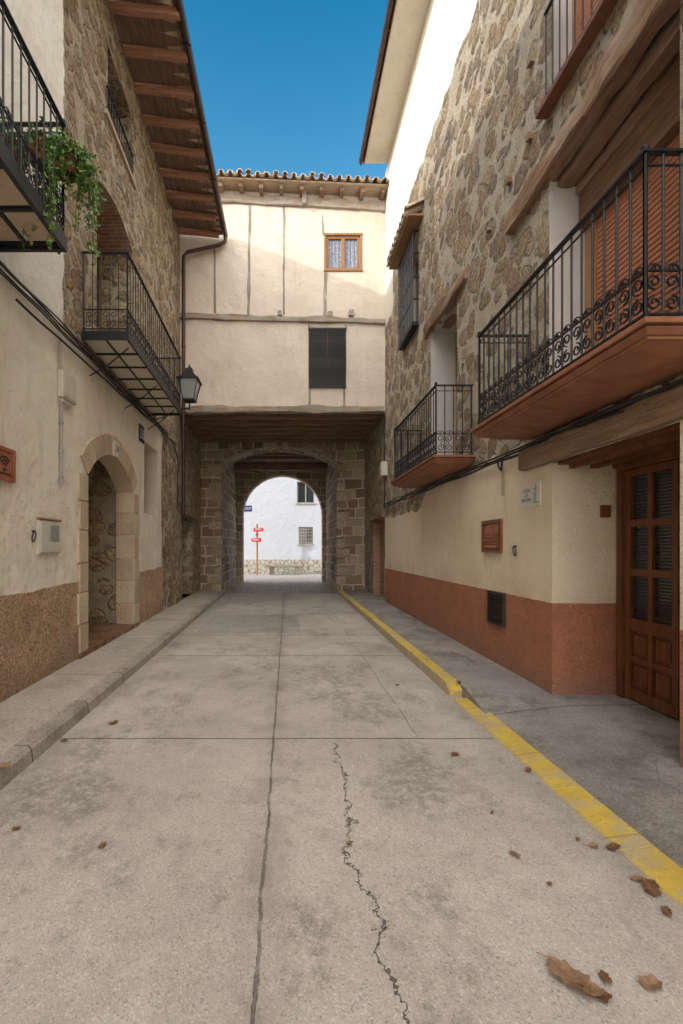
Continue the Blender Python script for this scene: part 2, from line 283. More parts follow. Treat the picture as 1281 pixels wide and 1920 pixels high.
# ---------------------------------------------------------------- mesh helpers
def W(x,y,z): return Vector((x,y,z))
XR=2.67
def R(s,n,z): return Vector((XR-n,s,z))
def XL(s): return -(2.602+.0294*s)
def L(s,n,z): return Vector((XL(s)+n,s,z))
YF=12.5
def F(s,n,z): return Vector((s,YF-n,z))
def PD(s,n,z): return Vector((3.37-n,s,z))
class MB:
    def __init__(s): s.v=[]; s.f=[]; s.m=[]
    def add(s,vs,fs,mi=0):
        o=len(s.v); s.v+= [Vector(p) for p in vs]; s.f+=[tuple(i+o for i in f) for f in fs]; s.m+=[mi]*len(fs)
    def quad(s,a,b,c,d,mi=0): s.add([a,b,c,d],[(0,1,2,3)],mi)
    def box(s,fr,s0,s1,n0,n1,z0,z1,mi=0):
        p=[fr(a,b,c) for c in (z0,z1) for b in (n0,n1) for a in (s0,s1)]
        s.add(p,[(0,2,3,1),(4,5,7,6),(0,1,5,4),(2,6,7,3),(0,4,6,2),(1,3,7,5)],mi)
    def frust(s,fr,a,b,mi=0): # a,b=(s0,s1,n0,n1,z)
        p=[fr(x,y,q[4]) for q in (a,b) for y in (q[2],q[3]) for x in (q[0],q[1])]
        s.add(p,[(0,2,3,1),(4,5,7,6),(0,1,5,4),(2,6,7,3),(0,4,6,2),(1,3,7,5)],mi)
    def tube(s,pts,r,k=6,mi=0,cap=True,sq=None):
        pts=[Vector(p) for p in pts]; o=len(s.v); n=len(pts); 
        t0=(pts[1]-pts[0]).normalized(); up=Vector((0,0,1)) if abs(t0.z)<.9 else Vector((0,1,0))
        u=t0.cross(up).normalized()
        for i,p in enumerate(pts):
            t=(pts[min(i+1,n-1)]-pts[max(i-1,0)]); t=t.normalized() if t.length>1e-9 else t0
            u=(u-t*u.dot(t)); u=u.normalized() if u.length>1e-6 else t.orthogonal().normalized(); w=t.cross(u)
            rr=r[i] if isinstance(r,(list,tuple)) else r
            for j in range(k):
                a=2*math.pi*(j+.5)/k; s.v.append(p+u*math.cos(a)*rr+w*math.sin(a)*rr)
        for i in range(n-1):
            for j in range(k):
                s.f.append((o+i*k+j,o+i*k+(j+1)%k,o+(i+1)*k+(j+1)%k,o+(i+1)*k+j)); s.m.append(mi)
        if cap:
            s.f.append(tuple(o+j for j in range(k))[::-1]); s.m.append(mi); s.f.append(tuple(o+(n-1)*k+j for j in range(k))); s.m.append(mi)
    def beam(s,a,b,w,h,jit=.012,seg=14,mi=0,sag=0):
        a=Vector(a); b=Vector(b); t=(b-a).normalized(); up=Vector((0,0,1)) if abs(t.z)<.8 else Vector((0,1,0))
        u=t.cross(up).normalized(); q=u.cross(t); o=len(s.v)
        pr=[(-1,-.8),(-.8,-1),(.8,-1),(1,-.8),(1,.8),(.8,1),(-.8,1),(-1,.8)]; k=8; sd=random.random()*50
        for i in range(seg+1):
            f=i/seg; p=a.lerp(b,f)+Vector((0,0,-sag*4*f*(1-f)))
            for j,(x,y) in enumerate(pr):
                d=mnoise.noise(Vector((f*(b-a).length*1.7+sd,j*.35,sd)))*jit*2
                e=mnoise.noise(Vector((f*(b-a).length*5+sd,j*1.3,sd+9)))*jit
                s.v.append(p+u*x*(w/2+d+e)+q*y*(h/2+d+e))
        for i in range(seg):
            for j in range(k): s.f.append((o+i*k+j,o+i*k+(j+1)%k,o+(i+1)*k+(j+1)%k,o+(i+1)*k+j)); s.m.append(mi)
        s.f.append(tuple(o+j for j in range(k))[::-1]); s.m.append(mi); s.f.append(tuple(o+seg*k+j for j in range(k))); s.m.append(mi)
        return s
    def wall(s,fr,s0,s1,z0,z1,holes,mi=0,sb=(),zb=()):
        ss=sorted({s0,s1,*sb,*[h[0] for h in holes],*[h[1] for h in holes]}); zz=sorted({z0,z1,*zb,*[h[2] for h in holes],*[h[3] for h in holes]})
        for a,b in zip(ss,ss[1:]):
            for c,d in zip(zz,zz[1:]):
                m,n=(a+b)/2,(c+d)/2
                if any(h[0]<m<h[1] and h[2]<n<h[3] for h in holes): continue
                s.quad(fr(a,0,c),fr(b,0,c),fr(b,0,d),fr(a,0,d),mi)
    def reveal(s,fr,h,dep,mi=0,bottom=True,top=True):
        a,b,c,d=h
        s.quad(fr(a,0,c),fr(a,-dep,c),fr(a,-dep,d),fr(a,0,d),mi); s.quad(fr(b,0,c),fr(b,0,d),fr(b,-dep,d),fr(b,-dep,c),mi)
        if top: s.quad(fr(a,0,d),fr(b,0,d),fr(b,-dep,d),fr(a,-dep,d),mi)
        if bottom: s.quad(fr(a,0,c),fr(b,0,c),fr(b,-dep,c),fr(a,-dep,c),mi)
    def archwall(s,fr,s0,s1,z0,z1,a0,a1,spr,rise,dep,mi=0,ri=1,n=16,adep=None,n0=0,rj=None):
        adep=adep or dep; rj=ri if rj is None else rj
        h=(a1-a0)/2; Rr=(h*h+rise*rise)/(2*rise); cz=spr+rise-Rr; cs=(a0+a1)/2; am=math.asin(min(1,h/Rr))
        arc=[(cs+Rr*math.sin(-am+2*am*i/n),cz+Rr*math.cos(-am+2*am*i/n)) for i in range(n+1)]
        if a0>s0: s.quad(fr(s0,n0,z0),fr(a0,n0,z0),fr(a0,n0,spr),fr(s0,n0,spr),mi); s.quad(fr(s0,n0,spr),fr(a0,n0,spr),fr(a0,n0,z1),fr(s0,n0,z1),mi)
        if s1>a1: s.quad(fr(a1,n0,z0),fr(s1,n0,z0),fr(s1,n0,spr),fr(a1,n0,spr),mi); s.quad(fr(a1,n0,spr),fr(s1,n0,spr),fr(s1,n0,z1),fr(a1,n0,z1),mi)
        for p,q in zip(arc,arc[1:]):
            s.quad(fr(p[0],n0,p[1]),fr(q[0],n0,q[1]),fr(q[0],n0,z1),fr(p[0],n0,z1),mi)
            s.quad(fr(p[0],n0,p[1]),fr(q[0],n0,q[1]),fr(q[0],n0-adep,q[1]),fr(p[0],n0-adep,p[1]),ri)
        s.quad(fr(a0,n0,z0),fr(a0,n0-dep,z0),fr(a0,n0-dep,spr),fr(a0,n0,spr),rj); s.quad(fr(a1,n0,z0),fr(a1,n0,spr),fr(a1,n0-dep,spr),fr(a1,n0-dep,z0),rj)
    def voussoirs(s,fr,a0,a1,spr,rise,t,nb,nf,cnt,gap=.006,mi=0,alt=None):
        h=(a1-a0)/2; Rr=(h*h+rise*rise)/(2*rise); cz=spr+rise-Rr; cs=(a0+a1)/2; am=math.asin(min(1,h/Rr))
        for i in range(cnt):
            t0=-am+2*am*i/cnt+gap/Rr; t1=-am+2*am*(i+1)/cnt-gap/Rr; f=nf+random.uniform(-.006,.008); tt=t*random.uniform(.9,1.1)
            mm=mi if alt is None or random.random()<.6 else alt
            P=lambda a,r,n: fr(cs+r*math.sin(a),n,cz+r*math.cos(a))
            r0=Rr-.004; r1=Rr+tt; K=3; vs=[]
            for k in range(K+1):
                b0=t0+(t1-t0)*k/K; vs+=[P(b0,r0,nb),P(b0,r1,nb),P(b0,r1,f),P(b0,r0,f)]
            fs=[]
            for k in range(K):
                o=4*k
                for j in range(4): fs.append((o+j,o+(j+1)%4,o+4+(j+1)%4,o+4+j))
            fs+=[(3,2,1,0),(4*K,4*K+1,4*K+2,4*K+3)]
            s.add(vs,fs,mm)
org={}
def mkobj(name,mb,mats,parent=None,loc=None,label=None,smooth=True,bevel=0,kind=None,category=None,group=None):
    o_=org[parent.name] if parent else Vector(loc or (0,0,0))
    me=bpy.data.meshes.new(name); me.from_pydata([v-o_ for v in mb.v],[],mb.f)
    for m in mats: me.materials.append(MT[m] if isinstance(m,str) else m)
    me.polygons.foreach_set('material_index',mb.m)
    uv=me.uv_layers.new(name='UVMap'); 
    for p in me.polygons:
        n=p.normal; ax,ay,az=abs(n.x),abs(n.y),abs(n.z)
        for li in p.loop_indices:
            c=me.vertices[me.loops[li].vertex_index].co+o_
            uv.data[li].uv=(c.y,c.z) if ax>=ay and ax>=az else ((c.x,c.z) if ay>=az else (c.x,c.y))
    if smooth:
        me.polygons.foreach_set('use_smooth',[True]*len(me.polygons)); me.set_sharp_from_angle(angle=R_(38))
    me.update()
    ob=bpy.data.objects.new(name,me); COL.objects.link(ob)
    if parent: ob.parent=parent
    else: ob.location=o_
    org[ob.name]=o_
    if bevel:
        b=ob.modifiers.new('bevel','BEVEL'); b.width=bevel; b.segments=2; b.limit_method='ANGLE'; b.harden_normals=False
    if label: ob['label']=label
    if kind: ob['kind']=kind
    if category: ob['category']=category
    if group: ob['group']=group
    return ob
def thing(name,label,category,loc,group=None):
    e=bpy.data.objects.new(name,None); e.empty_display_size=.3; COL.objects.link(e); e.location=loc; org[e.name]=Vector(loc)
    e['label']=label; e['category']=category
    if group: e['group']=group
    return e
def text_into(mb,txt,size,org_,right,up,mi=0,align='CENTER'):
    c=bpy.data.curves.new('t','FONT'); c.body=txt; c.size=size; c.align_x=align; c.align_y='CENTER'; c.resolution_u=2; c.extrude=.0015
    c.space_line=.85
    o=bpy.data.objects.new('t',c); COL.objects.link(o); dg=bpy.context.evaluated_depsgraph_get(); dg.update()
    me=bpy.data.meshes.new_from_object(o.evaluated_get(dg)); nrm=right.cross(up)
    mb.add([org_+right*v.co.x+up*v.co.y+nrm*v.co.z for v in me.vertices],[tuple(p.vertices) for p in me.polygons],mi)
    bpy.data.objects.remove(o); bpy.data.curves.remove(c); bpy.data.meshes.remove(me)
UPV=Vector((0,0,1)); RY=Vector((0,1,0)); RYn=Vector((0,-1,0)); RX=Vector((1,0,0))

# ---------------------------------------------------------------- ground
def sheet(name,pts,mat,label=None):
    mb=MB(); mb.add(pts,[tuple(range(len(pts)))]); return mkobj(name,mb,[mat],kind='structure',label=label,smooth=False)
sheet('ground',[(-400,-400,-.008),(400,-400,-.008),(400,400,-.008),(-400,400,-.008)],'ground','wide pale earth and paving around the street')
def XK(s): return -1.84-.022*s
mb=MB(); N=30
for i in range(N):
    a=-6+22*i/N; b=-6+22*(i+1)/N
    mb.quad(W(XK(a),a,0),W(1.76,a,0),W(1.76,b,0),W(XK(b),b,0))
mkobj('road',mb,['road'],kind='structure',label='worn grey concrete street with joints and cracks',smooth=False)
sheet('cobbled_passage',[(-2.35,16,.0),(1.76,16,.0),(1.76,22.2,.0),(-2.35,22.2,.0)],'cob','cobbled strip beneath the stone gateway')
sheet('plaza_road',[(-20,22.2,-.002),(20,22.2,-.002),(20,28,-.002),(-20,28,-.002)],'plaza','sunlit pale concrete plaza beyond the gate')
mb=MB(); N=44
for i in range(N):
    a=-6+22*i/N; b=-6+22*(i+1)/N; zj=lambda s: .12+.008*mnoise.noise(Vector((s*1.3,3,0)))
    ka,kb=XK(a),XK(b)
    mb.quad(W(XL(a)-.02,a,zj(a)+.01),W(ka-.13,a,zj(a)),W(kb-.13,b,zj(b)),W(XL(b)-.02,b,zj(b)+.01),0)
    mb.quad(W(ka-.13,a,zj(a)),W(ka-.025,a,zj(a)),W(kb-.025,b,zj(b)),W(kb-.13,b,zj(b)),1)
    mb.quad(W(ka-.025,a,zj(a)),W(ka+.0,a,zj(a)-.03),W(kb+.0,b,zj(b)-.03),W(kb-.025,b,zj(b)),1)
    mb.quad(W(ka+.0,a,zj(a)-.03),W(ka+.012,a,-.01),W(kb+.012,b,-.01),W(kb+.0,b,zj(b)-.03),1)
mkobj('pavement',mb,['pavl','kerb'],kind='structure',label='narrow raised concrete pavement with worn kerb')
mb=MB()
ys=[-6+i*.45 for i in range(24)]; ys=[y for y in ys if y<4.3]+[4.3,4.85]+[4.85+.6*i for i in range(1,19)]+[16.0]
def drop(y): return 0 if y<4.3 else (1 if y>=4.85 else (y-4.3)/.55)
def kz(y): return .018+drop(y)*.100
for a,b in zip(ys,ys[1:]):
    f=lambda y:[W(1.88,y,kz(y)),W(2.3,y,.07+drop(y)*.05),W(2.69,y,.112+.01*drop(y)),W(3.6,y,.122)]
    A=f(a);B=f(b)
    for i in range(3): mb.quad(A[i],A[i+1],B[i+1],B[i],0)
    if 4.2<a<4.86: mb.quad(W(1.88,a,-.02),W(1.88,a,kz(a)),W(1.88,b,kz(b)),W(1.88,b,-.02),0)
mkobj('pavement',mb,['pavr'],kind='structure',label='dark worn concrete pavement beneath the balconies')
mb=MB()
yk=[4.90+.556*i for i in range(21)]
for a,b in zip(yk,yk[1:]):
    j=random.uniform(-.006,.006); zt_=.122+random.uniform(-.003,.004)
    if a<4.95:
        p=[W(1.735,a,-.02),W(1.90,a+.03,-.02),W(1.90,b-.002,-.02),W(1.735,b-.002,-.02),W(1.76,a+.03,.055),W(1.90,a+.0,.075),W(1.90,b-.002,zt_),W(1.75,b-.002,zt_),W(1.755,a+.20,.118),W(1.90,a+.14,.121)]
        mb.add(p,[(0,1,5,4),(4,5,9,8),(8,9,6,7),(0,4,8,7,3),(1,2,6,9,5),(3,7,6,2),(0,3,2,1)])
    else: mb.frust(W,(1.735+j,1.90,a+.002,b-.002,-.02),(1.75+j,1.90,a+.002,b-.002,zt_))
mkobj('raised_kerb',mb,['yellow'],kind='structure',label='raised kerb painted worn yellow',bevel=.014)
mb=MB(); yk=[-6+.6*i for i in range(19)]
for a,b in zip(yk,yk[1:]):
    if a>=4.86: break
    b=min(b,4.90); j=random.uniform(-.008,.008)
    p=[W(1.735+j,a+.001,.003),W(1.935,a+.001,.030),W(1.935,b-.001,.030),W(1.735+j,b-.001,.003)]
    q=[v-Vector((0,0,.05)) for v in p]
    mb.add(p+q,[(0,1,2,3),(0,4,5,1),(1,5,6,2),(2,6,7,3),(3,7,4,0)])
mkobj('dropped_kerb',mb,['yellow'],kind='structure',label='flush sloping kerb painted worn yellow',bevel=.006)

# ---------------------------------------------------------------- ironwork
def spiral(mb,P,ca,cz,r,a0,turns,tr=.006,k=4,n=12,sgn=1,mi=0):
    pts=[]
    for i in range(n+1):
        f=i/n; a=a0+sgn*2*math.pi*turns*f; rr=r*(1-.72*f); pts.append(P(ca+rr*math.cos(a),cz+rr*math.sin(a)))
    mb.tube(pts,tr,k,mi)
def rail_side(mb,P,a0,a1,z0,h,style):
    ln=a1-a0; n=max(2,round(ln/(.116 if style!='b' else .125))); g=ln/n
    zb=z0+.05; zt=z0+h; zm=z0+.05+(.25 if style!='b' else .25)
    for i in range(n+1):
        a=a0+g*i; r=(.008 if style=='a' else .0065) if 0<i<n else .012
        mb.tube([P(a,z0-.02),P(a,zt)],r,6)
    for i in range(n):
        c=a0+g*(i+.5); hh=(zm-zb)
        if style=='a':
            spiral(mb,P,c,zb+hh*.26,g*.43,math.pi/2,1.35,.0065,n=14,sgn=1 if i%2 else -1)
            spiral(mb,P,c,zb+hh*.76,g*.43,-math.pi/2,1.35,.0065,n=14,sgn=-1 if i%2 else 1)
            mb.tube([P(c+g*.43*math.cos(t),zm+g*.43*math.sin(t)) for t in [math.pi*q/8 for q in range(9)]],.006,4)
            spiral(mb,P,c,zm+.022,.020,math.pi*1.5,1.0,.0055,n=8)
        else:
            spiral(mb,P,c,zb+hh*.28,g*.42,math.pi/2,1.4,.0055,sgn=1 if i%2 else -1)
            spiral(mb,P,c,zb+hh*.75,g*.40,-math.pi/2,1.4,.0055,sgn=-1 if i%2 else 1)
    return zb,zm,zt
def flatbar(mb,fr,p0,p1,z,w,t):
    (s0,n0),(s1,n1)=p0,p1
    if abs(s0-s1)<1e-6: mb.box(fr,s0-w/2,s0+w/2,min(n0,n1),max(n0,n1),z,z+t)
    else: mb.box(fr,min(s0,s1),max(s0,s1),n0-w/2,n0+w/2,z,z+t)
def railing(parent,fr,s0,s1,n,z0,h,style,label=None):
    mb=MB()
    Pf=lambda a,z: fr(a,n,z)
    zb,zm,zt=rail_side(mb,Pf,s0,s1,z0,h,style)
    for sx in (s0,s1): rail_side(mb,lambda a,z,sx=sx: fr(sx,a,z),.02,n,z0,h,style)
    for z,w,t in ((zt,.042,.014),(zb-.012,.022,.012),(zm,.018,.010),(zt-.075,.014,.008) if style=='a' else (zm+.0,.02,.01)):
        flatbar(mb,fr,(s0-w/2,n),(s1+w/2,n),z,w,t)
        for sx in (s0,s1): flatbar(mb,fr,(sx,.0),(sx,n-w/2),z+.0005,w,t)
    for sx in (s0,s1):
        mb.tube([fr(sx,n,zt),fr(sx,n,zt+.02),fr(sx,n,zt+.045),fr(sx,n,zt+.06)],[.008,.022,.02,.003],8)
    return mkobj('railing',mb,['iron'],parent,label=label)
def shutter(mb,fr,s0,s1,n,z0,z1,pitch=.045,mi=0):
    k=int((z1-z0)/pitch)
    for i in range(k):
        z=z0+i*pitch; prof=[(n-.004,z),(n+.010,z+pitch*.2),(n+.013,z+pitch*.5),(n+.010,z+pitch*.8),(n-.004,z+pitch)]
        for (a,b),(c,d) in zip(prof,prof[1:]): mb.quad(fr(s0,a,b),fr(s1,a,b),fr(s1,c,d),fr(s0,c,d),mi)

# ================================================================= LEFT HOUSES
H=thing('stone_house','tall rubble stone house with arched doorway and iron balcony','house',(-4,9,0))
d2=(6.62,8.37,4.52,7.45); d3=(7.10,8.30,8.32,9.45); arch_h=(5.98,8.70,.10,3.46); d4=(9.10,10.10,2.30,3.74)
mb=MB(); mb.wall(L,5.6,12.5,-.05,10.2,[arch_h,d2,d3,d4],0,sb=(7,9,11),zb=(4,))
mb.archwall(L,5.98,8.70,.10,3.46,6.30,8.37,2.62,.45,.31,0,1,18)
mb.archwall(L,6.62,8.37,4.52,7.45,6.66,8.33,7.0,.20,.58,0,2,14,rj=0)
mb.reveal(L,d3,.45,0); mb.reveal(L,d4,.32,3)
mkobj('wall',mb,['left','sand','brick','facade'],H,smooth=False)
mb=MB()
mb.box(W,-9,-4.75,5.6,12.5,0,10.2); mb.box(W,-4.75,XL(12.5)-.02,12.3,12.46,0,10.2); mb.box(W,-4.75,XL(5.6)-.6,5.6,5.75,3.5,9)
mb.box(L,5.6,12.4,-1.9,-.7,3.75,4.3)
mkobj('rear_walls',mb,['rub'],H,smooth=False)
mb=MB()
for q in ([L(8.47,-.31,.1),L(8.47,-1.3,.1),L(8.47,-1.3,3.4),L(8.47,-.31,3.4)],[L(6.1,-.31,.1),L(6.1,-1.3,.1),L(6.1,-1.3,3.4),L(6.1,-.31,3.4)],
          [L(6.1,-1.3,.1),L(8.47,-1.3,.1),L(8.47,-1.3,3.4),L(6.1,-1.3,3.4)],[L(6.1,-.31,3.38),L(8.47,-.31,3.38),L(8.47,-1.3,3.38),L(6.1,-1.3,3.38)],
          [L(8.37,-.31,.1),L(8.47,-.31,.1),L(8.47,-.31,3.4),L(8.37,-.31,3.4)]): mb.quad(*q,0)
mb.box(L,6.0,8.6,-1.3,.04,.05,.20,1)
mkobj('porch',mb,['rubp','floor'],H,label='rubble lined porch with terracotta tiled floor',smooth=False)
mb=MB(); mb.box(L,6.5,7.5,-1.28,-1.22,.2,2.6,0); 
for i in range(5): mb.box(L,6.52+i*.2,6.7+i*.2,-1.22,-1.20,.22,2.58,0)
mkobj('door',mb,['frame'],H,label='plank door deep inside the porch',smooth=False)
mb=MB(); mb.voussoirs(L,6.30,8.37,2.62,.45,.31,-.02,.028,11,.006,0,1)
z=.12
for i,hh in enumerate((.46,.42,.40,.44,.40,.37)):
    for side in (0,1):
        w=(.31 if (i+side)%2 else .26); z1=z+hh-.008
        if side: mb.box(L,8.374,8.37+w,-.02,.027+.003*(i%2),z,z1,i%2)
        else: mb.box(L,6.30-w,6.296,-.02,.027+.003*(i%2),z,z1,(i+1)%2)
        if side: mb.box(L,8.352,8.373,-.315,.022,z,z1,(i+1)%2 if i!=4 else 1)
        else: mb.box(L,6.297,6.318,-.315,.022,z,z1,i%2)
    z+=hh
mkobj('arch_surround',mb,['sand','sandr'],H,label='dressed sandstone blocks framing the round arched doorway',bevel=.012)
mb=MB(); mb.box(L,6.60,8.38,-.64,-.58,4.52,7.4,0)
for a in (6.72,7.55):
    mb.box(L,a,a+.72,-.58,-.55,4.6,5.5,1); mb.box(L,a+.06,a+.66,-.58,-.555,5.6,6.9,2)
mkobj('balcony_door',mb,['frame','frame','glass'],H,smooth=False)
mb=MB(); mb.box(L,7.1,8.3,-.45,-.4,8.32,9.45,0); mb.box(L,7.16,7.66,-.4,-.39,8.4,9.4,1); mb.box(L,7.74,8.24,-.4,-.39,8.4,9.4,1)
wn=mkobj('window',mb,['frame','glass'],H,label='small upper window in a deep stone opening',smooth=False)
mb=MB(); mb.box(L,6.95,8.45,-.4,.05,8.24,8.315); mkobj('sill',mb,['sandr'],wn,bevel=.01)
mb=MB()
for i in range(12): mb.tube([L(7.0+i*.112,.03,8.31),L(7.0+i*.112,.03,8.68)],.008,5)
mb.box(L,6.98,8.25,.015,.045,8.68,8.70); mb.box(L,6.98,8.25,.02,.04,8.36,8.375); mkobj('railing',mb,['iron'],wn)
mb=MB(); mb.box(L,9.10,10.10,-.32,-.27,2.30,3.74,0); mb.box(L,9.2,9.58,-.27,-.26,2.45,3.6,1); mb.box(L,9.62,10.0,-.27,-.26,2.45,3.6,1)
mkobj('window',mb,['frame','glass'],H,label='small ground floor window in a plastered niche',smooth=False)
mb=MB(); mb.box(L,6.14,9.62,.0,.61,4.44,4.50,0)
for i in range(8):
    a=6.14+i*.492; mb.box(L,a,a+.022,.0,.61,4.415,4.438,1)
mb.box(L,6.14,9.62,.61,.64,4.40,4.52,1); mb.box(L,6.16,9.6,.30,.32,4.42,4.439,1)
mb.box(L,6.12,6.145,.0,.64,4.40,4.52,1); mb.box(L,9.615,9.64,0,.64,4.40,4.52,1)
for a in (6.4,7.9,9.3): mb.tube([L(a,0,4.02),L(a,.25,4.16),L(a,.55,4.41)],.010,6,1)
bal=mkobj('balcony',mb,['soffit','iron'],H,label='long iron balcony with pale tiled underside',smooth=False)
railing(bal,L,6.16,9.6,.61,4.52,1.07,'b')
zt=lambda n: 10.24-.12*n
rf=MB()
XE=-1.76
rf.quad(L(5.6,-.05,10.28),W(XE,5.6,10.13),W(XE,12.42,10.13),L(12.42,-.05,10.28),0)
rf.quad(L(5.6,-.05,10.28),L(12.42,-.05,10.28),W(-9.5,12.42,12.1),W(-9.5,5.6,12.1),1)
for j in range(31):
    y=5.6+j*.22
    rf.tube([W(-9.4,y,12.12),W(XE-.02,y,10.17)],.075,6,1)
roof=mkobj('roof',rf,['board','tile'],H,label='deep eave of dark boards under clay tiles')
for i in range(12):
    a=5.3+i*.635
    mkobj('rafter',MB().beam(L(a,-.1,zt(0)-.06),L(a,1.10,zt(1.10)-.06),.10,.13,.006,5,0),['raft'],roof)
mb=MB(); 
for n in (.25,.5,.75,1.0): 
    mb.box(L,5.6,12.4,n,n+.02,zt(n)-.02,zt(n)+.0,0)
mkobj('batten',mb,['board'],roof)
mb=MB(); 
prof=[(-.0,.075),(.0,0),(.03,-.05),(.075,-.06),(.11,-.035),(.125,.02),(.12,.07)]
for (a,b),(c,d) in zip(prof,prof[1:]):
    mb.quad(W(XE+a,5.4,10.08+b),W(XE+a,12.4,10.08+b),W(XE+c,12.4,10.08+d),W(XE+c,5.4,10.08+d))
mb.add([W(XE+a,12.4,10.08+b) for a,b in prof],[tuple(range(7))])
for y in (6.2,7.6,9,10.4,11.8): mb.box(W,XE-.005,XE+.135,y,y+.03,10.01,10.03)
gx=XL(12.3)+.16
mb.tube([W(XE+.06,12.32,10.03),W(XE+.06,12.32,9.9),W(XE-.1,12.3,9.78),W(gx+.1,12.25,9.56),W(gx,12.22,9.42),W(gx,12.22,8),W(gx,12.2,2.5)],.05,10)
mb.tube([W(gx,12.2,2.6),W(gx,12.2,2.45),W(gx+.08,12.12,2.36)],.055,10)
for z in (9,7,5.2,3.2): mb.tube([W(gx,12.21,z-.02),W(gx,12.21,z+.02)],.06,10)
mkobj('gutter',mb,['gutter'],roof,label='brown metal gutter with long downpipe')

# --- near plaster house
H2=thing('plastered_house','cream plastered house with plant filled balcony','house',(-4,1,0))
mb=MB(); mb.wall(L,-6,5.6,-.05,9.3,[(2.5,3.7,4.5,6.9)],0,sb=(0,3),zb=(4,)); mb.reveal(L,(2.5,3.7,4.5,6.9),.3,0)
mkobj('wall',mb,['left'],H2,smooth=False)
mb=MB(); mb.box(W,-9,-3.2,-6,5.58,0,9.2); mkobj('rear_walls',mb,['rub'],H2,smooth=False)
mb=MB(); mb.box(L,2.5,3.7,-.34,-.28,4.5,6.9,0); mb.box(L,2.6,3.06,-.28,-.27,4.9,6.8,1); mb.box(L,3.14,3.6,-.28,-.27,4.9,6.8,1); mkobj('balcony_door',mb,['frame','glass'],H2,smooth=False)
mb=MB(); mb.box(W,-9.4,-2.1,-6,5.58,9.2,9.32); mkobj('roof',mb,['tile'],H2,smooth=False)
mb=MB(); mb.box(L,2.0,4.2,0,.64,4.40,4.45,0)
for i in range(6): mb.box(L,2.0+i*.43,2.03+i*.43,0,.64,4.365,4.398,1)
mb.box(L,2.0,4.22,.64,.68,4.34,4.47,1); mb.box(L,4.18,4.22,0,.64,4.34,4.47,1); mb.box(L,2.0,4.18,.31,.34,4.37,4.397,1)
for (a,b) in ((0,.3),(.34,.62)):
    for i in range(5): mb.box(L,2.06+i*.43,2.4+i*.43,a+.03,b,4.385,4.399,2)
bal=mkobj('balcony',mb,['soffit','iron','sandr'],H2,label='iron framed balcony floor with clay panels',smooth=False)
railing(bal,L,2.0,4.2,.65,4.46,1.04,'a')

def plant(loc_s,n,zb_,seed,lab,count,trail,up=.5,outx=.15):
    random.seed(seed)
    base=L(loc_s,n,zb_); T=thing('potted_geranium',lab,'plant',tuple(base),'flower pots on the balcony')
    mb=MB(); k=12
    prof_=[(.09,0),(.115,.15),(.125,.15),(.125,.18),(.105,.18),(.09,.13)]
    for (r0,z0),(r1,z1) in zip(prof_,prof_[1:]):
        for j in range(k):
            a,b=2*math.pi*j/k,2*math.pi*(j+1)/k
            mb.quad(base+Vector((r0*math.cos(a),r0*math.sin(a),z0)),base+Vector((r0*math.cos(b),r0*math.sin(b),z0)),base+Vector((r1*math.cos(b),r1*math.sin(b),z1)),base+Vector((r1*math.cos(a),r1*math.sin(a),z1)))
    mkobj('pot',mb,['pot'],T)
    mb=MB(); st=MB()
    def leafat(p,sz):
        nrm=Vector((random.gauss(.4,.6),random.gauss(-.3,.6),random.gauss(.6,.5))).normalized(); u=nrm.orthogonal().normalized(); u.rotate(Matrix.Rotation(random.random()*6.28,3,nrm)); w=nrm.cross(u)
        vs=[p]; kk=7
        for j in range(kk):
            a=2*math.pi*(j+.3)/kk*.94; r=sz*(1+.15*(-1)**j); vs.append(p+u*math.cos(a)*r+w*math.sin(a)*r+nrm*sz*.25)
        mb.add(vs,[(0,j,j+1) for j in range(1,kk)],random.choice((0,0,1)))
    for t in range(count):
        ang=random.random()*6.28; p=base+Vector((0,0,.16)); d=Vector((math.cos(ang)*.46+outx,math.sin(ang)*.46,up*random.random()+.1)); pts=[p.copy()]
        ln=random.uniform(.10,.26)+ (trail*random.random()**2 if random.random()<.5 else 0); step=.04; q=p.copy()
        for i in range(int(ln/step)):
            q=q+d.normalized()*step; d=d+Vector((random.gauss(0,.16)-d.x*.12,random.gauss(0,.16)-d.y*.12,-.18)); pts.append(q.copy())
            for _ in range(random.choice((1,2,3))): leafat(q+Vector((random.gauss(0,.028),random.gauss(0,.028),random.gauss(0,.03))),random.uniform(.010,.026))
        if len(pts)>1: st.tube(pts,.003,4)
        if random.random()<.12:
            for _ in range(8): 
                c=pts[len(pts)//3]+Vector((random.gauss(0,.015),random.gauss(0,.015),.05+random.gauss(0,.01))); u=Vector((random.gauss(0,1),random.gauss(0,1),random.gauss(0,1))).normalized()*.010; w=u.orthogonal().normalized()*.010
                mb.quad(c-u,c-w,c+u,c+w,2)
    mkobj('foliage',mb,['leaf','leaf2','flower'],T,smooth=False); mkobj('stem',st,['stem'],T)
plant(4.10,.72,4.95,3,'bushy green geranium trailing over the balcony corner',150,1.0,.45,.06)
plant(4.12,.50,5.05,5,'green geranium with a few red flowers in clay pot',60,.2,.5,.0)
plant(4.08,.22,5.02,8,'small leafy plant in a clay pot on the balcony',40,.1,.5,0)

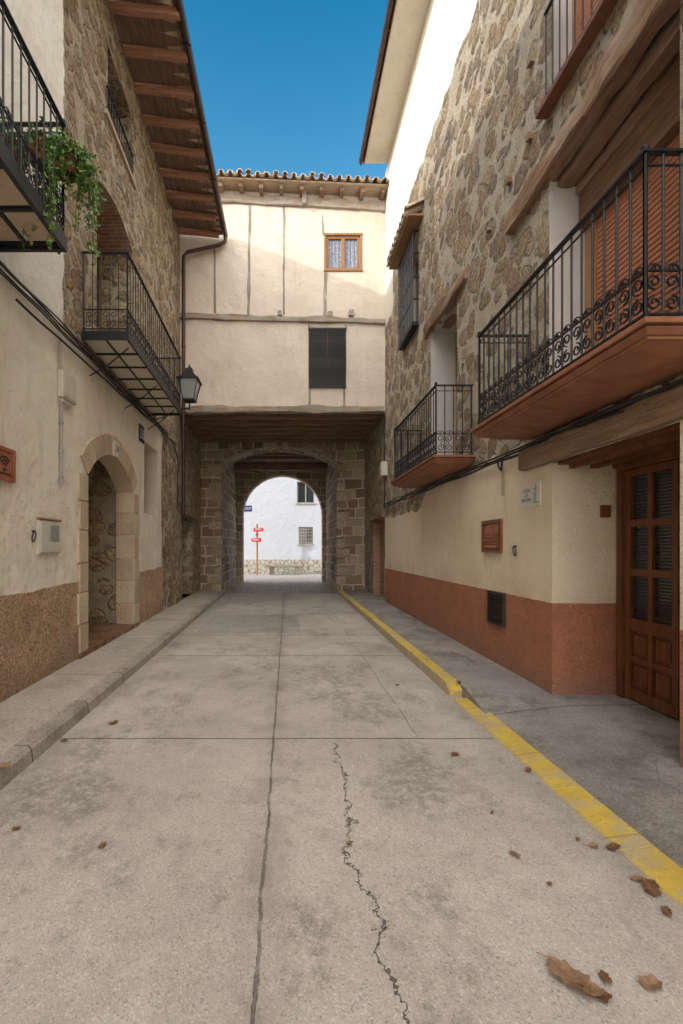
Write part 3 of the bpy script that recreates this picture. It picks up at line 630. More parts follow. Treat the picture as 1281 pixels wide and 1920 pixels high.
# --- left wall fittings
def small(name,label,cat,mb,mats,loc,**k): return mkobj(name,mb,mats,loc=loc,label=label,category=cat,**k)
mb=MB()
def wig(fr,s0,s1,n,z0,z1,amp,seed,step=.25):
    k=int((s1-s0)/step); return [fr(s0+(s1-s0)*i/k,n+.012*mnoise.noise(Vector((i*.4,seed,0))),z0+(z1-z0)*i/k+amp*mnoise.noise(Vector((i*step*.9,seed*3.1,2)))) for i in range(k+1)]
for i in range(5): mb.tube(wig(L,-3,10.9,.04+.012*(i%3),4.12+i*.022,4.25+i*.022,.05,i*1.7),.010,5)
mb.tube(wig(L,4.5,11.9,.05,4.06,4.28,.05,9),.014,6); mb.tube([L(10.9,.04,4.27),L(11.6,.05,4.2),L(11.9,.08,3.9),L(11.95,.06,3.0),L(11.95,.04,2.6)],.013,5)
small('cable_bundle','sagging bundle of black cables clipped along the plaster','cable',mb,['cable'],(XL(5),5,4.1))
mb=MB(); mb.box(L,5.46,5.82,0,.07,3.42,3.74,0); mb.box(L,5.48,5.80,.07,.078,3.44,3.72,0); mb.box(L,5.5,5.74,0,.05,3.37,3.42,0)
small('junction_box','cream plastic electrical box on the plaster wall','electrical box',mb,['box'],tuple(L(5.6,0,3.4)),bevel=.008)
mb=MB(); mb.tube([L(5.5,.025,3.38),L(5.5,.025,2.37)],.018,8); mb.tube([L(5.46,.025,4.1),L(5.46,.03,3.75)],.014,8)
for z in (3.1,2.75,2.45): mb.box(L,5.475,5.525,0,.046,z,z+.02)
small('conduit','grey vertical conduit below the electrical box','pipe',mb,['pipe'],tuple(L(5.5,0,2.4)))
mb=MB(); mb.box(L,4.98,5.46,0,.03,1.53,1.91,0); mb.box(L,5.0,5.44,.03,.042,1.55,1.89,0); mb.box(L,5.20,5.40,.042,.048,1.68,1.86,1); mb.box(L,4.96,5.48,0,.04,1.915,1.935,2)
small('meter_box','cream utility meter box set in the plaster','meter box',mb,['box','boxd','frame'],tuple(L(5.2,0,1.53)),bevel=.005)
mb=MB(); mb.box(L,4.18,4.50,0,.03,2.24,2.56,0)
for a,b,c,d in ((4.18,4.50,2.24,2.275),(4.18,4.50,2.525,2.56),(4.18,4.215,2.275,2.525),(4.465,4.5,2.275,2.525)): mb.box(L,a,b,.03,.045,c,d,0)
for r in (.04,.07,.10): mb.tube([L(4.33+r*math.cos(a),.034,2.36+r*math.sin(a)*1.1) for a in [R_(40+12*i) for i in range(9)]],.008,5,1)
mb.tube([L(4.33,.03,2.345),L(4.33,.045,2.345)],.014,8,1); mb.tube([L(4.25,.034,2.31),L(4.42,.034,2.31)],.006,5,1)
small('relief_plaque','orange clay plaque with raised radio wave arcs','plaque',mb,['clay','blackp'],tuple(L(4.34,0,2.24)),bevel=.003)
def ring(fr,s,z,lab):
    mb=MB(); mb.tube([fr(s+.032*math.sin(a),.022+.01*math.cos(a),z-.04+.055*math.cos(a)) for a in [2*math.pi*i/20 for i in range(21)]],.0065,6); mb.tube([fr(s,0,z+.02),fr(s,.035,z+.02)],.010,6)
    small('tethering_ring',lab,'iron ring',mb,['iron'],tuple(fr(s,0,z)))
ring(L,4.88,1.76,'small black iron tethering ring on plaster'); ring(R,5.32,1.60,'black iron tethering ring on cream render')
mb=MB(); mb.box(L,8.72,9.04,0,.012,3.66,3.99,0)
text_into(mb,'PLAZA\nDE LOS\nLAUDES',.085,L(8.88,.014,3.825),RY,UPV,1)
small('street_name_sign','blue enamel street name plate with white letters','sign',mb,['blue','whitep'],tuple(L(8.9,0,3.66)),smooth=False)
mb=MB(); mb.box(L,7.26,7.50,.03,.045,3.08,3.32,0); text_into(mb,'24',.17,L(7.38,.047,3.20),RY,UPV,1)
small('house_number_tile','white tile with black number 24 on arch keystone','house number',mb,['whitep','blackp'],tuple(L(7.38,0,3.08)),smooth=False)
lx,ly,lz=-2.13,9.85,4.72
LT=thing('wall_lantern','black four sided iron lantern on scrolled wall bracket','street lamp',tuple(L(ly,0,4.6)))
mb=MB(); wy=XL(ly)
mb.tube([W(wy,ly,4.62),W(wy+.4,ly,4.60),W(lx,ly,4.62)],.016,8); mb.box(W,wy,wy+.02,ly-.03,ly+.03,4.35,4.8)
mb.tube([W(wy+.02,ly,4.38),W(wy+.2,ly,4.42),W(wy+.38,ly,4.58)],.011,6)
spiral(mb,lambda a,z:W(a,ly,z),wy+.22,4.70,.085,-1.57,1.4,.009); spiral(mb,lambda a,z:W(a,ly,z),wy+.45,4.68,.06,-1.57,1.4,.008,sgn=-1)
mb.tube([W(lx,ly,4.58),W(lx,ly,4.78)],.018,8)
mkobj('bracket',mb,['iron'],LT)
mb=MB(); zb,zt_=4.80,5.20; b,t=.115,.205
for sx in (-1,1):
    for sy in (-1,1): mb.tube([W(lx+sx*b,ly+sy*b,zb),W(lx+sx*t,ly+sy*t,zt_)],.011,4)
mb.box(W,lx-b-.015,lx+b+.015,ly-b-.015,ly+b+.015,zb-.03,zb); 
mb.frust(W,(lx-t-.035,lx+t+.035,ly-t-.035,ly+t+.035,zt_),(lx-t-.02,lx+t+.02,ly-t-.02,ly+t+.02,zt_+.03))
mb.frust(W,(lx-t,lx+t,ly-t,ly+t,zt_+.03),(lx-.075,lx+.075,ly-.075,ly+.075,zt_+.19)); mb.frust(W,(lx-.085,lx+.085,ly-.085,ly+.085,zt_+.19),(lx-.07,lx+.07,ly-.07,ly+.07,zt_+.27))
mb.tube([W(lx,ly,zt_+.27),W(lx,ly,zt_+.3),W(lx,ly,zt_+.33),W(lx,ly,zt_+.38)],[.03,.04,.02,.004],8)
mkobj('lantern_frame',mb,['iron'],LT)
mb=MB(); mb.frust(W,(lx-b+.008,lx+b-.008,ly-b+.008,ly+b-.008,zb+.002),(lx-t+.008,lx+t-.008,ly-t+.008,ly+t-.008,zt_-.002)); mkobj('lamp_glass',mb,['lampg'],LT,smooth=False)

# ================================================================= GATEHOUSE
G=thing('gatehouse','gate house with timber framed facade over a stone archway','gatehouse',(-.2,16,0))
XG0,XG1=-3.07,2.70
mb=MB(); wh=(1.05,1.98,9.25,10.18)
mb.wall(F,-3.2,2.668,5.3,11.5,[wh],0,sb=(-1,0),zb=(7.9,)); mb.reveal(F,wh,.12,0)
mkobj('wall',mb,['facade'],G,label='cream rendered upper wall between old timbers',smooth=False)
mb=MB(); mb.box(W,-6,6,12.75,21.5,5.62,11.3); mb.box(W,-6,-3.75,12.5,21.4,0,5.62); mb.box(W,3.3,6,12.6,21.4,0,5.62)
mkobj('rear_walls',mb,['rub'],G,smooth=False)
mb=MB()
mb.beam(F(-2.2,.0,11.22),F(2.66,.0,10.93),.14,.25,.024,30,0)
mb.beam(F(-3.1,.02,7.95),F(2.66,.02,7.80),.13,.15,.020,30,0)
mb.beam(F(-3.1,.05,5.36),F(2.62,.05,5.38),.24,.17,.024,30,0)
for x,z0,z1,w in ((-2.0,8.05,9.85,.06),(-1.08,8.0,11.05,.07),(-.117,8.0,11.0,.06),(1.01,7.95,9.16,.08),(.97,10.2,10.8,.03),(.60,5.45,6.02,.06),(1.54,5.45,6.02,.06)):
    mb.beam(F(x,-.030,z0),F(x+random.uniform(-.04,.04),-.030,z1),w,.09,.012,16,1)
mb.beam(F(.44,.12,10.95),F(.44,.12,11.4),.12,.10,.012,5,1)
for x,z in ((-.22,8.02),(1.13,8.0),(1.72,8.02)): mb.beam(F(x,-.1,z),F(x,.10,z),.13,.13,.02,3,0)
mkobj('timber_frame',mb,['beamx','beamz'],G,label='weathered grey brown timber posts and beams')
zr=lambda x:11.42-.045*(x+1.9)
mb=MB(); mb.box(lambda s,n,z:W(s,YF-n,z+zr(s)),-3.3,2.9,-.3,.42,.0,.035,0)
mb.quad(W(-3.3,12.1,zr(-3.3)+.04),W(2.9,12.1,zr(2.9)+.04),W(2.9,17.2,zr(2.9)+1.5),W(-3.3,17.2,zr(-3.3)+1.5),1)
mb.quad(W(-3.3,21.8,zr(-3.3)+.04),W(2.9,21.8,zr(2.9)+.04),W(2.9,17.2,zr(2.9)+1.5),W(-3.3,17.2,zr(-3.3)+1.5),1)
def htile(mb,x,y0,z0,y1,z1,r,up,mi=1):
    k=6; A=[];B=[]
    for j in range(k+1):
        a=math.pi*j/k; dz=math.sin(a)*r*(1 if up else -1); A.append(W(x-math.cos(a)*r,y0,z0+dz)); B.append(W(x-math.cos(a)*r*.9,y1,z1+dz))
    for j in range(k): mb.quad(A[j],A[j+1],B[j+1],B[j],mi)
    A2=[a+(Vector((x,y0,z0))-a)*.16 for a in A]
    for j in range(k): mb.quad(A[j],A2[j],A2[j+1],A[j+1],mi)
x=-3.2; i=0
while x<2.75:
    z=zr(x)+.04+random.uniform(-.012,.012); jit=random.uniform(-.04,.04)
    for c in range(4): htile(mb,x+random.uniform(-.01,.01),11.98+c*.38+jit,z+.05+c*.11,12.42+c*.38,z+.15+c*.11,.082,True)
    htile(mb,x+.12,11.95-jit,z+.05,12.6,z+.22,.08,False); x+=.24
groof=mkobj('roof',mb,['eavew','tile'],G,label='wavy edge of old clay canal tiles')
x=-2.9
while x<2.6:
    z=zr(x); mkobj('rafter',MB().beam(F(x,-.1,z-.07),F(x,.33,z-.07),.10,.11,.012,5,0),['beamy'],groof); x+=.545
mb=MB(); a,b,c,d=wh
for q in ((a,b,c,c+.07),(a,b,d-.07,d),(a,a+.07,c+.07,d-.07),(b-.07,b,c+.07,d-.07),((a+b)/2-.05,(a+b)/2+.05,c+.07,d-.07)): mb.box(F,q[0],q[1],-.1,-.03,q[2],q[3],0)
mb.box(F,a-.07,b+.07,-.02,.02,d,d+.06,0); mb.box(F,a-.06,a,-.02,.015,c,d,0); mb.box(F,b,b+.06,-.02,.015,c,d,0); mb.box(F,a-.07,b+.07,-.05,.04,c-.06,c,0)
w_=mkobj('window',mb,['frame'],G,label='small brown wooden casement with lace curtains',bevel=.006)
mb=MB(); n=24
for i in range(n):
    x0=a+.06+(b-a-.12)*i/n; x1=a+.06+(b-a-.12)*(i+1)/n; y=lambda x:-.085+.008*math.sin(x*60)
    mb.quad(F(x0,y(x0),c+.05),F(x1,y(x1),c+.05),F(x1,y(x1),d-.05),F(x0,y(x0),d-.05))
mkobj('curtain',mb,['lace'],w_)
mb=MB(); z=6.02
while z<7.6:
    mb.box(F,.575,1.585,.03+.008*math.sin(z*11),.045+.008*math.sin(z*11),z,z+.030,0); z+=.045
mb.box(F,.58,1.58,.02,.026,6.0,7.6,3)
mb.box(F,.55,1.61,.02,.07,7.6,7.64,1); mb.box(F,.57,1.59,.02,.055,5.985,6.02,0)
for x in (.80,1.36): mb.tube([F(x,.06,6.0),F(x,.06,7.62)],.004,4,0)
mb.tube([F(1.08,.065,7.62),F(1.08,.08,6.9),F(1.10,.07,6.6)],.003,4,2)
for x in (.585,1.575): mb.beam(F(x,-.01,6.0),F(x,-.01,7.72),.05,.05,.006,6,1)
mkobj('window_blind',mb,['blind','beamz','redp','vent'],G,label='black slatted roll down blind over a window',smooth=False)
mb=MB(); mb.box(W,-3.3,3.0,12.56,21.2,5.50,5.56,0)
for y in (12.95,13.5,14.05,14.6,15.15,15.7): mb.beam(W(-3.15,y,5.36),W(2.8,y,5.38),.15,.24,.02,20,1)
mb.beam(W(-2.5,19.9,5.12),W(1.9,19.9,5.14),.3,.30,.02,16,1)
for y in (17.4,18.2,19.0): mb.beam(W(-2.5,y,5.38),W(1.9,y,5.38),.16,.18,.02,16,1)
mkobj('ceiling',mb,['cboard','dbeam'],G,label='dark timber passage ceiling with cross beams')
PL=lambda s,n,z:Vector((XG0-.0+n,s,z)); PR=lambda s,n,z:Vector((XG1-n,s,z))
hl=(13.2,14.6,.12,2.55); hr=(12.75,14.4,.12,2.45)
mb=MB(); mb.wall(PL,12.5,16,-.05,5.5,[hl],0); mb.reveal(PL,hl,.4,0,bottom=False)
mb.quad(W(XL(12.5),12.5,-.05),W(XG0,12.5,-.05),W(XG0,12.5,5.5),W(XL(12.5),12.5,5.5),0)
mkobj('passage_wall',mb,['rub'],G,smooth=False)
mb=MB(); mb.wall(PR,12.5,16,-.05,5.5,[hr],0); mb.reveal(PR,hr,.22,1,bottom=False)
mb.quad(PR(12.75,-.22,.1),PR(14.4,-.22,.1),PR(14.4,-.22,2.5),PR(12.75,-.22,2.5),1)
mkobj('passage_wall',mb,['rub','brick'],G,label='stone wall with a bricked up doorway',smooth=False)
for q in (MB().beam(PL(13.0,.03,2.63),PL(14.8,.03,2.63),.16,.17,.015,8,0),MB().beam(PR(12.6,.03,2.53),PR(14.6,.03,2.53),.16,.17,.015,8,0)): mkobj('lintel',q,['beamy'],G)
mb=MB(); mb.box(PL,13.2,14.6,-.4,-.34,.12,2.55,0)
for i in range(7): mb.box(PL,13.22+i*.197,13.40+i*.197,-.34,-.325,.15,2.5,0)
mkobj('door',mb,['greyd'],G,label='grey plank door beneath a timber lintel',smooth=False)
A=lambda s,n,z:Vector((s,16-n,z)); B=lambda s,n,z:Vector((s,20.8-n,z))
mb=MB(); mb.archwall(A,XG0,XG1,-.05,5.5,-2.35,1.73,4.62,.54,4.8,0,0,24,adep=1.0)
mb.quad(W(-2.35,17,4.6),W(-2.35,20.8,4.6),W(-2.35,20.8,5.5),W(-2.35,17,5.5),0); mb.quad(W(1.73,17,4.6),W(1.73,20.8,4.6),W(1.73,20.8,5.5),W(1.73,17,5.5),0)
mb.archwall(B,-2.4,1.78,-.05,5.5,-2.07,1.58,3.1,1.824,.6,0,0,28)
mb.quad(W(-6,21.4,0),W(-2.07,21.4,0),W(-2.07,21.4,5.6),W(-6,21.4,5.6),0); mb.quad(W(1.58,21.4,0),W(6,21.4,0),W(6,21.4,5.6),W(1.58,21.4,5.6),0); 
mb.quad(W(-6,21.42,5.0),W(6,21.42,5.0),W(6,21.42,11.4),W(-6,21.42,11.4),0)
mkobj('archway',mb,['ashlar'],G,label='massive brown stone block archway',smooth=False)
mb=MB(); mb.voussoirs(A,-2.35,1.73,4.62,.54,.33,-.5,.06,19,.014,0,1)
z=0.0; i=0
while z<4.5:
    hh=random.uniform(.27,.36); hh=min(hh,4.6-z)
    for sd in (0,1):
        w=(.46 if (i+sd)%2 else .26)+random.uniform(-.05,.05); w2=(.30 if (i+sd)%2 else .62)
        if sd: mb.box(W,1.715-random.uniform(0,.02),1.73+w,15.965-random.uniform(0,.02),16+w2,z+.010,z+hh-.010,(i+sd)%3%2)
        else: mb.box(W,-2.35-w,-2.335+random.uniform(0,.02),15.965-random.uniform(0,.02),16+w2,z+.010,z+hh-.010,(i+1)%3%2)
    z+=hh; i+=1
mkobj('quoins',mb,['quoin','ashlar'],G,label='paler dressed blocks edging the arch and piers',bevel=.022)
mb=MB(); mb.voussoirs(B,-2.07,1.58,3.1,1.824,.36,-.3,.03,19,.010,0)
mkobj('inner_arch',mb,['ashlar'],G,bevel=.012)

# ================================================================= RIGHT HOUSE
HR=thing('balconied_stone_house','stone and cream rendered house with iron balconies','house',(5,6,0))
q1=(9.30,10.40,6.2,8.1); q2=(7.19,8.50,2.92,5.60); q3=(3.10,4.65,2.93,5.36); q4=(3.45,4.60,6.08,7.6); q5=(3.10,4.60,.05,2.46)
mb=MB(); mb.wall(R,-6,12.5,-.05,11.86,[q1,q2,q3,q4,q5],0,sb=(0,6,11),zb=(9,))
mb.reveal(R,q1,.3,1); mb.reveal(R,q2,.5,1); mb.reveal(R,q3,.45,1,top=False); mb.reveal(R,q4,.3,1); mb.reveal(R,q5,.72,0,bottom=False,top=False)
mb.quad(PD(2.5,0,0),PD(4.6,0,0),PD(4.6,0,2.6),PD(2.5,0,2.6),0)
mb.quad(R(12.5,0,-.05),Vector((XG1,12.5,-.05)),Vector((XG1,12.5,5.4)),R(12.5,0,5.4),0)
mb.quad(R(12.5,0,5.3),R(12.5,-1,5.3),R(12.5,-1,11.86),R(12.5,0,11.86),0)
mkobj('wall',mb,['right','stucco'],HR,smooth=False)
mb=MB(); mb.box(W,3.5,9,-6,12.55,0,11.8); mb.box(W,2.69,3.5,-6,-5.9,0,11.8); mb.box(W,2.69,3.5,12.45,12.495,5.6,11.8); mkobj('rear_walls',mb,['rub'],HR,smooth=False)
mb=MB(); XE2=2.04
mb.box(W,XE2,2.9,-6,12.15,11.86,11.98,0); mb.box(W,XE2-.02,XE2,-6,12.17,11.84,12.0,1)
mb.quad(W(XE2-.05,-6,12.02),W(XE2-.05,12.2,12.02),W(9,12.2,14.2),W(9,-6,14.2),2)
mb.add([W(XE2-.05,12.2,11.98),W(9,12.2,11.98),W(9,12.2,14.2),W(XE2-.05,12.2,12.02)],[(0,1,2,3)],2)
for j in range(80):
    y=-5.9+j*.228; mb.tube([W(XE2-.07,y,12.07),W(4.5,y,12.90)],.07,6,2)
er=mkobj('roof',mb,['soffit','sill','tile'],HR,label='overhanging eave with cream soffit and clay tiles',smooth=False)
mb=MB()
for (a,b),(c,d) in zip(prof,prof[1:]):
    mb.quad(W(XE2-.02-a,-6,11.93+b),W(XE2-.02-a,12.2,11.93+b),W(XE2-.02-c,12.2,11.93+d),W(XE2-.02-c,-6,11.93+d))
mb.add([W(XE2-.02-a,12.2,11.93+b) for a,b in prof],[tuple(range(7))])
mb.tube([W(XE2-.08,12.22,11.87),W(XE2-.08,-6,11.87)],.022,6)
for y in range(0,13): mb.box(W,XE2-.155,XE2-.01,y,y+.03,11.855,11.875)
mkobj('gutter',mb,['gutter'],er)
mb=MB(); mb.box(R,9.3,10.4,-.3,-.25,6.2,8.1,0); mb.box(R,9.36,9.82,-.25,-.24,6.3,8.0,1); mb.box(R,9.88,10.34,-.25,-.24,6.3,8.0,1)
w=mkobj('window',mb,['frame','glass'],HR,label='tall window behind a projecting iron grille',smooth=False)
mb=MB()
for i in range(10): mb.tube([R(9.28+i*.127,.13,6.16),R(9.28+i*.127,.13,8.06)],.014,5)
for z in (6.18,6.65,7.1,7.6,8.04):
    mb.box(R,9.26,10.44,.12,.14,z,z+.03)
    for s_ in (9.27,10.43): mb.box(R,s_-.01,s_+.01,0,.12,z,z+.03)
mb.box(R,9.25,10.45,0,.14,6.13,6.16)
mkobj('grille',mb,['iron'],w)
mb=MB()
for i in range(8):
    s_=9.0+i*.22
    k=6
    for up,o in ((True,0),(False,.11)):
        A_=[];B_=[]
        for j in range(k+1):
            a=math.pi*j/k; dz=math.sin(a)*.09*(1 if up else -1); A_.append(R(s_+o-math.cos(a)*.09,.36,8.26+dz)); B_.append(R(s_+o-math.cos(a)*.08,-.02,8.44+dz))
        for j in range(k): mb.quad(A_[j],A_[j+1],B_[j+1],B_[j],0)
mb.box(R,8.95,10.7,0,.30,8.14,8.18,1)
mkobj('canopy',mb,['tile','frame'],w,label='little canopy of clay tiles over the window')
mb=MB(); mb.box(R,7.19,8.5,-.52,-.46,2.92,5.6,0)
for a in (7.24,7.87): 
    mb.box(R,a,a+.58,-.46,-.43,3.0,3.7,0)
    for z in (3.8,4.65): mb.box(R,a+.06,a+.52,-.46,-.445,z,z+.75,1)
mkobj('balcony_door',mb,['frame','glass'],HR,label='brown glazed wooden balcony door',smooth=False)
def rslab(s0,s1,n,z0,lab):
    mb=MB(); mb.box(R,s0-.07,s1+.07,-.02,n+.07,z0-.035,z0,0)
    mb.box(R,s0-.035,s1+.035,-.02,n+.035,z0-.05,z0-.035,0)
    mb.frust(R,(s0-.02,s1+.02,-.02,n+.02,z0-.085),(s0-.055,s1+.055,-.02,n+.055,z0-.05),0)
    mb.box(R,s0-.01,s1+.01,-.02,n+.01,z0-.105,z0-.085,0)
    mb.frust(R,(s0+.10,s1-.10,-.02,.36,z0-.15),(s0+.01,s1-.01,-.02,n-.01,z0-.105),0); return mkobj('balcony',mb,['terra'],HR,label=lab,bevel=.004)
b1=rslab(6.56,9.13,.53,2.93,'small balcony on terracotta coloured slab'); railing(b1,R,6.58,9.11,.53,2.94,1.0,'a')
b2=rslab(2.68,5.06,.55,2.93,'large balcony on terracotta coloured slab'); railing(b2,R,2.70,5.04,.55,2.94,1.0,'a')
mb=MB(); mb.box(R,3.1,4.65,-.46,-.42,2.93,5.36,0); mb.box(R,4.50,4.65,-.42,-.36,2.93,5.3,0); mb.box(R,3.1,4.65,-.42,-.30,4.85,5.34,2)
shutter(mb,R,3.12,4.50,-.40,2.95,4.87,.05,1)
mkobj('balcony_door',mb,['frame','shut','header'],HR,label='orange brown roller shutter in wooden frame',smooth=False)
for q in (MB().beam(R(2.85,.02,5.46),R(5.4,.02,5.42),.18,.19,.03,16,0),MB().beam(R(3.0,-.17,5.40),R(4.75,-.17,5.40),.14,.23,.02,10,0),MB().beam(R(3.0,-.34,5.34),R(4.75,-.34,5.34),.14,.28,.02,10,0),
    MB().beam(R(6.75,.0,5.68),R(8.75,.0,5.70),.14,.17,.03,12,0),MB().beam(R(7.1,-.2,5.67),R(8.6,-.2,5.67),.18,.14,.02,8,0),MB().beam(R(2.9,.02,2.57),R(5.12,.02,2.57),.12,.22,.010,20,0)):
    mkobj('lintel',q,['beamy'],HR)
mb=MB(); mb.box(R,3.1,4.6,-.72,-.06,2.44,2.48,0)
for n in (-.2,-.42,-.64): mb.box(R,3.1,4.6,n-.03,n+.03,2.40,2.44,0)
mkobj('porch_ceiling',mb,['doorw'],HR,smooth=False)
mb=MB(); mb.box(R,3.45,4.6,-.3,-.27,6.08,7.6,0); shutter(mb,R,3.5,4.55,-.25,6.1,7.6,.05,1)
for s_ in (3.45,4.54): mb.box(R,s_,s_+.06,-.26,-.2,6.08,7.6,0)
w=mkobj('window',mb,['frame','shut'],HR,label='upper window closed by orange roller shutter',smooth=False)
mb=MB(); mb.box(R,3.35,4.70,-.3,.12,6.02,6.075); mkobj('sill',mb,['sill'],w,bevel=.008)
mb=MB()
for i in range(11): mb.tube([R(3.45+i*.115,.06,6.10),R(3.45+i*.115,.06,7.0)],.008,5)
for z in (6.14,7.0): mb.box(R,3.43,4.62,.045,.075,z,z+.018)
mkobj('railing',mb,['iron'],w)
mb=MB(); D0,D1=3.18,4.56; fr=PD
mb.box(fr,D0,D0+.07,0.002,.08,.12,2.44,0); mb.box(fr,D1-.07,D1,0.002,.08,.12,2.44,0); mb.box(fr,D0+.07,D1-.07,.002,.08,2.36,2.44,0)
md=(D0+D1)/2
for (a,b) in ((D0+.075,md-.004),(md+.004,D1-.075)):
    st=.065; mb.box(fr,a,a+st,.01,.05,.13,2.355,0); mb.box(fr,b-st,b,.01,.05,.13,2.355,0); mid=(a+b)/2; mb.box(fr,mid-.025,mid+.025,.01,.048,.13,2.355,0)
    for z0,z1 in ((.13,.24),(.80,.92),(1.33,1.40),(1.80,1.87),(2.29,2.355)): mb.box(fr,a+st,b-st,.01,.046,z0,z1,0)
    mb.box(fr,a+st,b-st,.01,.046,.50,.55,0)
    for (c,d) in ((a+st,mid-.025),(mid+.025,b-st)):
        for z0,z1 in ((.24,.50),(.55,.80)):
            mb.box(fr,c,d,.005,.015,z0,z1,0)
            mb.box(fr,c+.03,d-.03,.015,.036,z0+.035,z1-.035,0)
        mb.box(fr,c,d,.005,.012,.92,2.29,1)
        zz=.93
        while zz<2.28: mb.box(fr,c,d,.012,.020,zz,zz+.012,2); zz+=.03
dr=mkobj('door',mb,['doorw','glass','blackp'],HR,label='varnished double door with panes and carved panels',bevel=.004)
mb=MB(); mb.tube([PD(md-.05,.05,1.15),PD(md-.05,.1,1.15)],.012,8); mb.tube([PD(md-.05,.1,1.15),PD(md-.14,.1,1.15)],.01,8); mb.box(PD,md-.08,md-.03,.046,.054,1.0,1.22); mkobj('handle',mb,['iron'],dr)
for s_,z in ((5.45,6.0),(5.0,6.1),(4.95,6.9),(6.0,5.8)): mkobj('beam_end',MB().beam(R(s_,-.1,z),R(s_,.05,z),.07,.07,.015,3,0),['beamy'],HR)
mb=MB(); mb.box(R,5.58,6.03,0,.02,.62,1.04,0)
for i in range(9): mb.frust(R,(5.62,5.99,.02,.024,.655+i*.042),(5.62,5.99,.02,.045,.675+i*.042),0)
for a,b,c,d in ((5.58,6.03,.62,.65),(5.58,6.03,1.01,1.04),(5.58,5.61,.65,1.01),(6.0,6.03,.65,1.01)): mb.box(R,a,b,.02,.035,c,d,0)
small('vent_grille','dark louvred metal vent in red render','vent',mb,['vent'],tuple(R(5.8,0,.62)),smooth=False)
mb=MB(); mb.box(R,5.65,6.18,0,.02,1.54,1.96,0)
for a,b,c,d in ((5.65,6.18,1.54,1.58),(5.65,6.18,1.92,1.96),(5.65,5.69,1.58,1.92),(6.14,6.18,1.58,1.92)): mb.box(R,a,b,.02,.045,c,d,1)
mb.box(R,5.72,6.11,.02,.03,1.78,1.90,0); 
for i in range(4): mb.beam(R(5.73,.03,1.62+i*.04),R(6.1,.03,1.62+i*.04),.02,.02,.008,8,0)
mb.tube([R(5.85+.05*math.cos(a),.032,1.84+.03*math.sin(a)) for a in [R_(30*i) for i in range(13)]],.007,5,0)
small('ceramic_plaque','brown glazed relief plaque in wooden frame','plaque',mb,['clay','doorw'],tuple(R(5.9,0,1.54)),bevel=.003)
mb=MB(); mb.box(R,4.80,5.20,0,.012,2.05,2.31,0); text_into(mb,'CASA\nLA\nPREMSA',.062,R(5.07,.0135,2.18),RYn,UPV,1)
for a,b in ((R(4.88,.015,2.08),R(4.88,.015,2.29)),(R(4.93,.015,2.24),R(4.83,.015,2.24)),(R(4.95,.015,2.09),R(4.81,.015,2.09)),(R(4.91,.015,2.2),R(4.91,.015,2.09))): mb.tube([a,b],.004,4,1)
small('house_name_tile','white ceramic tile with house name in grey letters','sign',mb,['whitep','boxd'],tuple(R(5,0,2.05)),smooth=False)
mb=MB(); text_into(mb,'3.',.10,R(3.42,.006,2.76),RYn,UPV,0); small('house_number','small painted house number 3 above the lintel','house number',mb,['boxd'],tuple(R(3.42,0,2.7)),smooth=False)
mb=MB(); mb.box(W,3.15,3.25,4.575,4.598,1.91,2.03); small('bell_box','small dark brown doorbell box','doorbell',mb,['doorw'],(3.2,4.6,1.91),bevel=.004)
mb=MB(); 
for i in range(3): mb.tube(wig(R,-2,12.4,.05+.014*i,2.66+.02*i,2.74+.02*i,.05,20+i),.012,5)
mb.tube(wig(R,-2,12.4,.06,2.64,2.70,.06,31),.017,6)
mb.tube([R(5.55,.05,2.70),R(5.6,.05,2.55),R(5.66,.05,2.60),R(5.7,.05,2.70)],.012,5); mb.tube([R(5.62,.03,2.62),R(5.62,.02,2.25)],.013,5,1)
small('cable_bundle','thick black cables strung along the house front','cable',mb,['cable','pipe'],tuple(R(5,0,2.6)))
mb=MB(); mb.box(R,12.2,12.45,0,.16,3.55,3.92,0); mb.box(R,12.23,12.42,.16,.17,3.6,3.88,0); mb.tube([R(12.35,.06,3.55),R(12.35,.05,2.7)],.014,6,1); mb.tube([R(12.35,.06,3.92),R(12.38,.05,5.2)],.018,6,1)
small('junction_box','white electrical box with cables below the eave','electrical box',mb,['box','cable'],tuple(R(12.3,0,3.55)),bevel=.006)

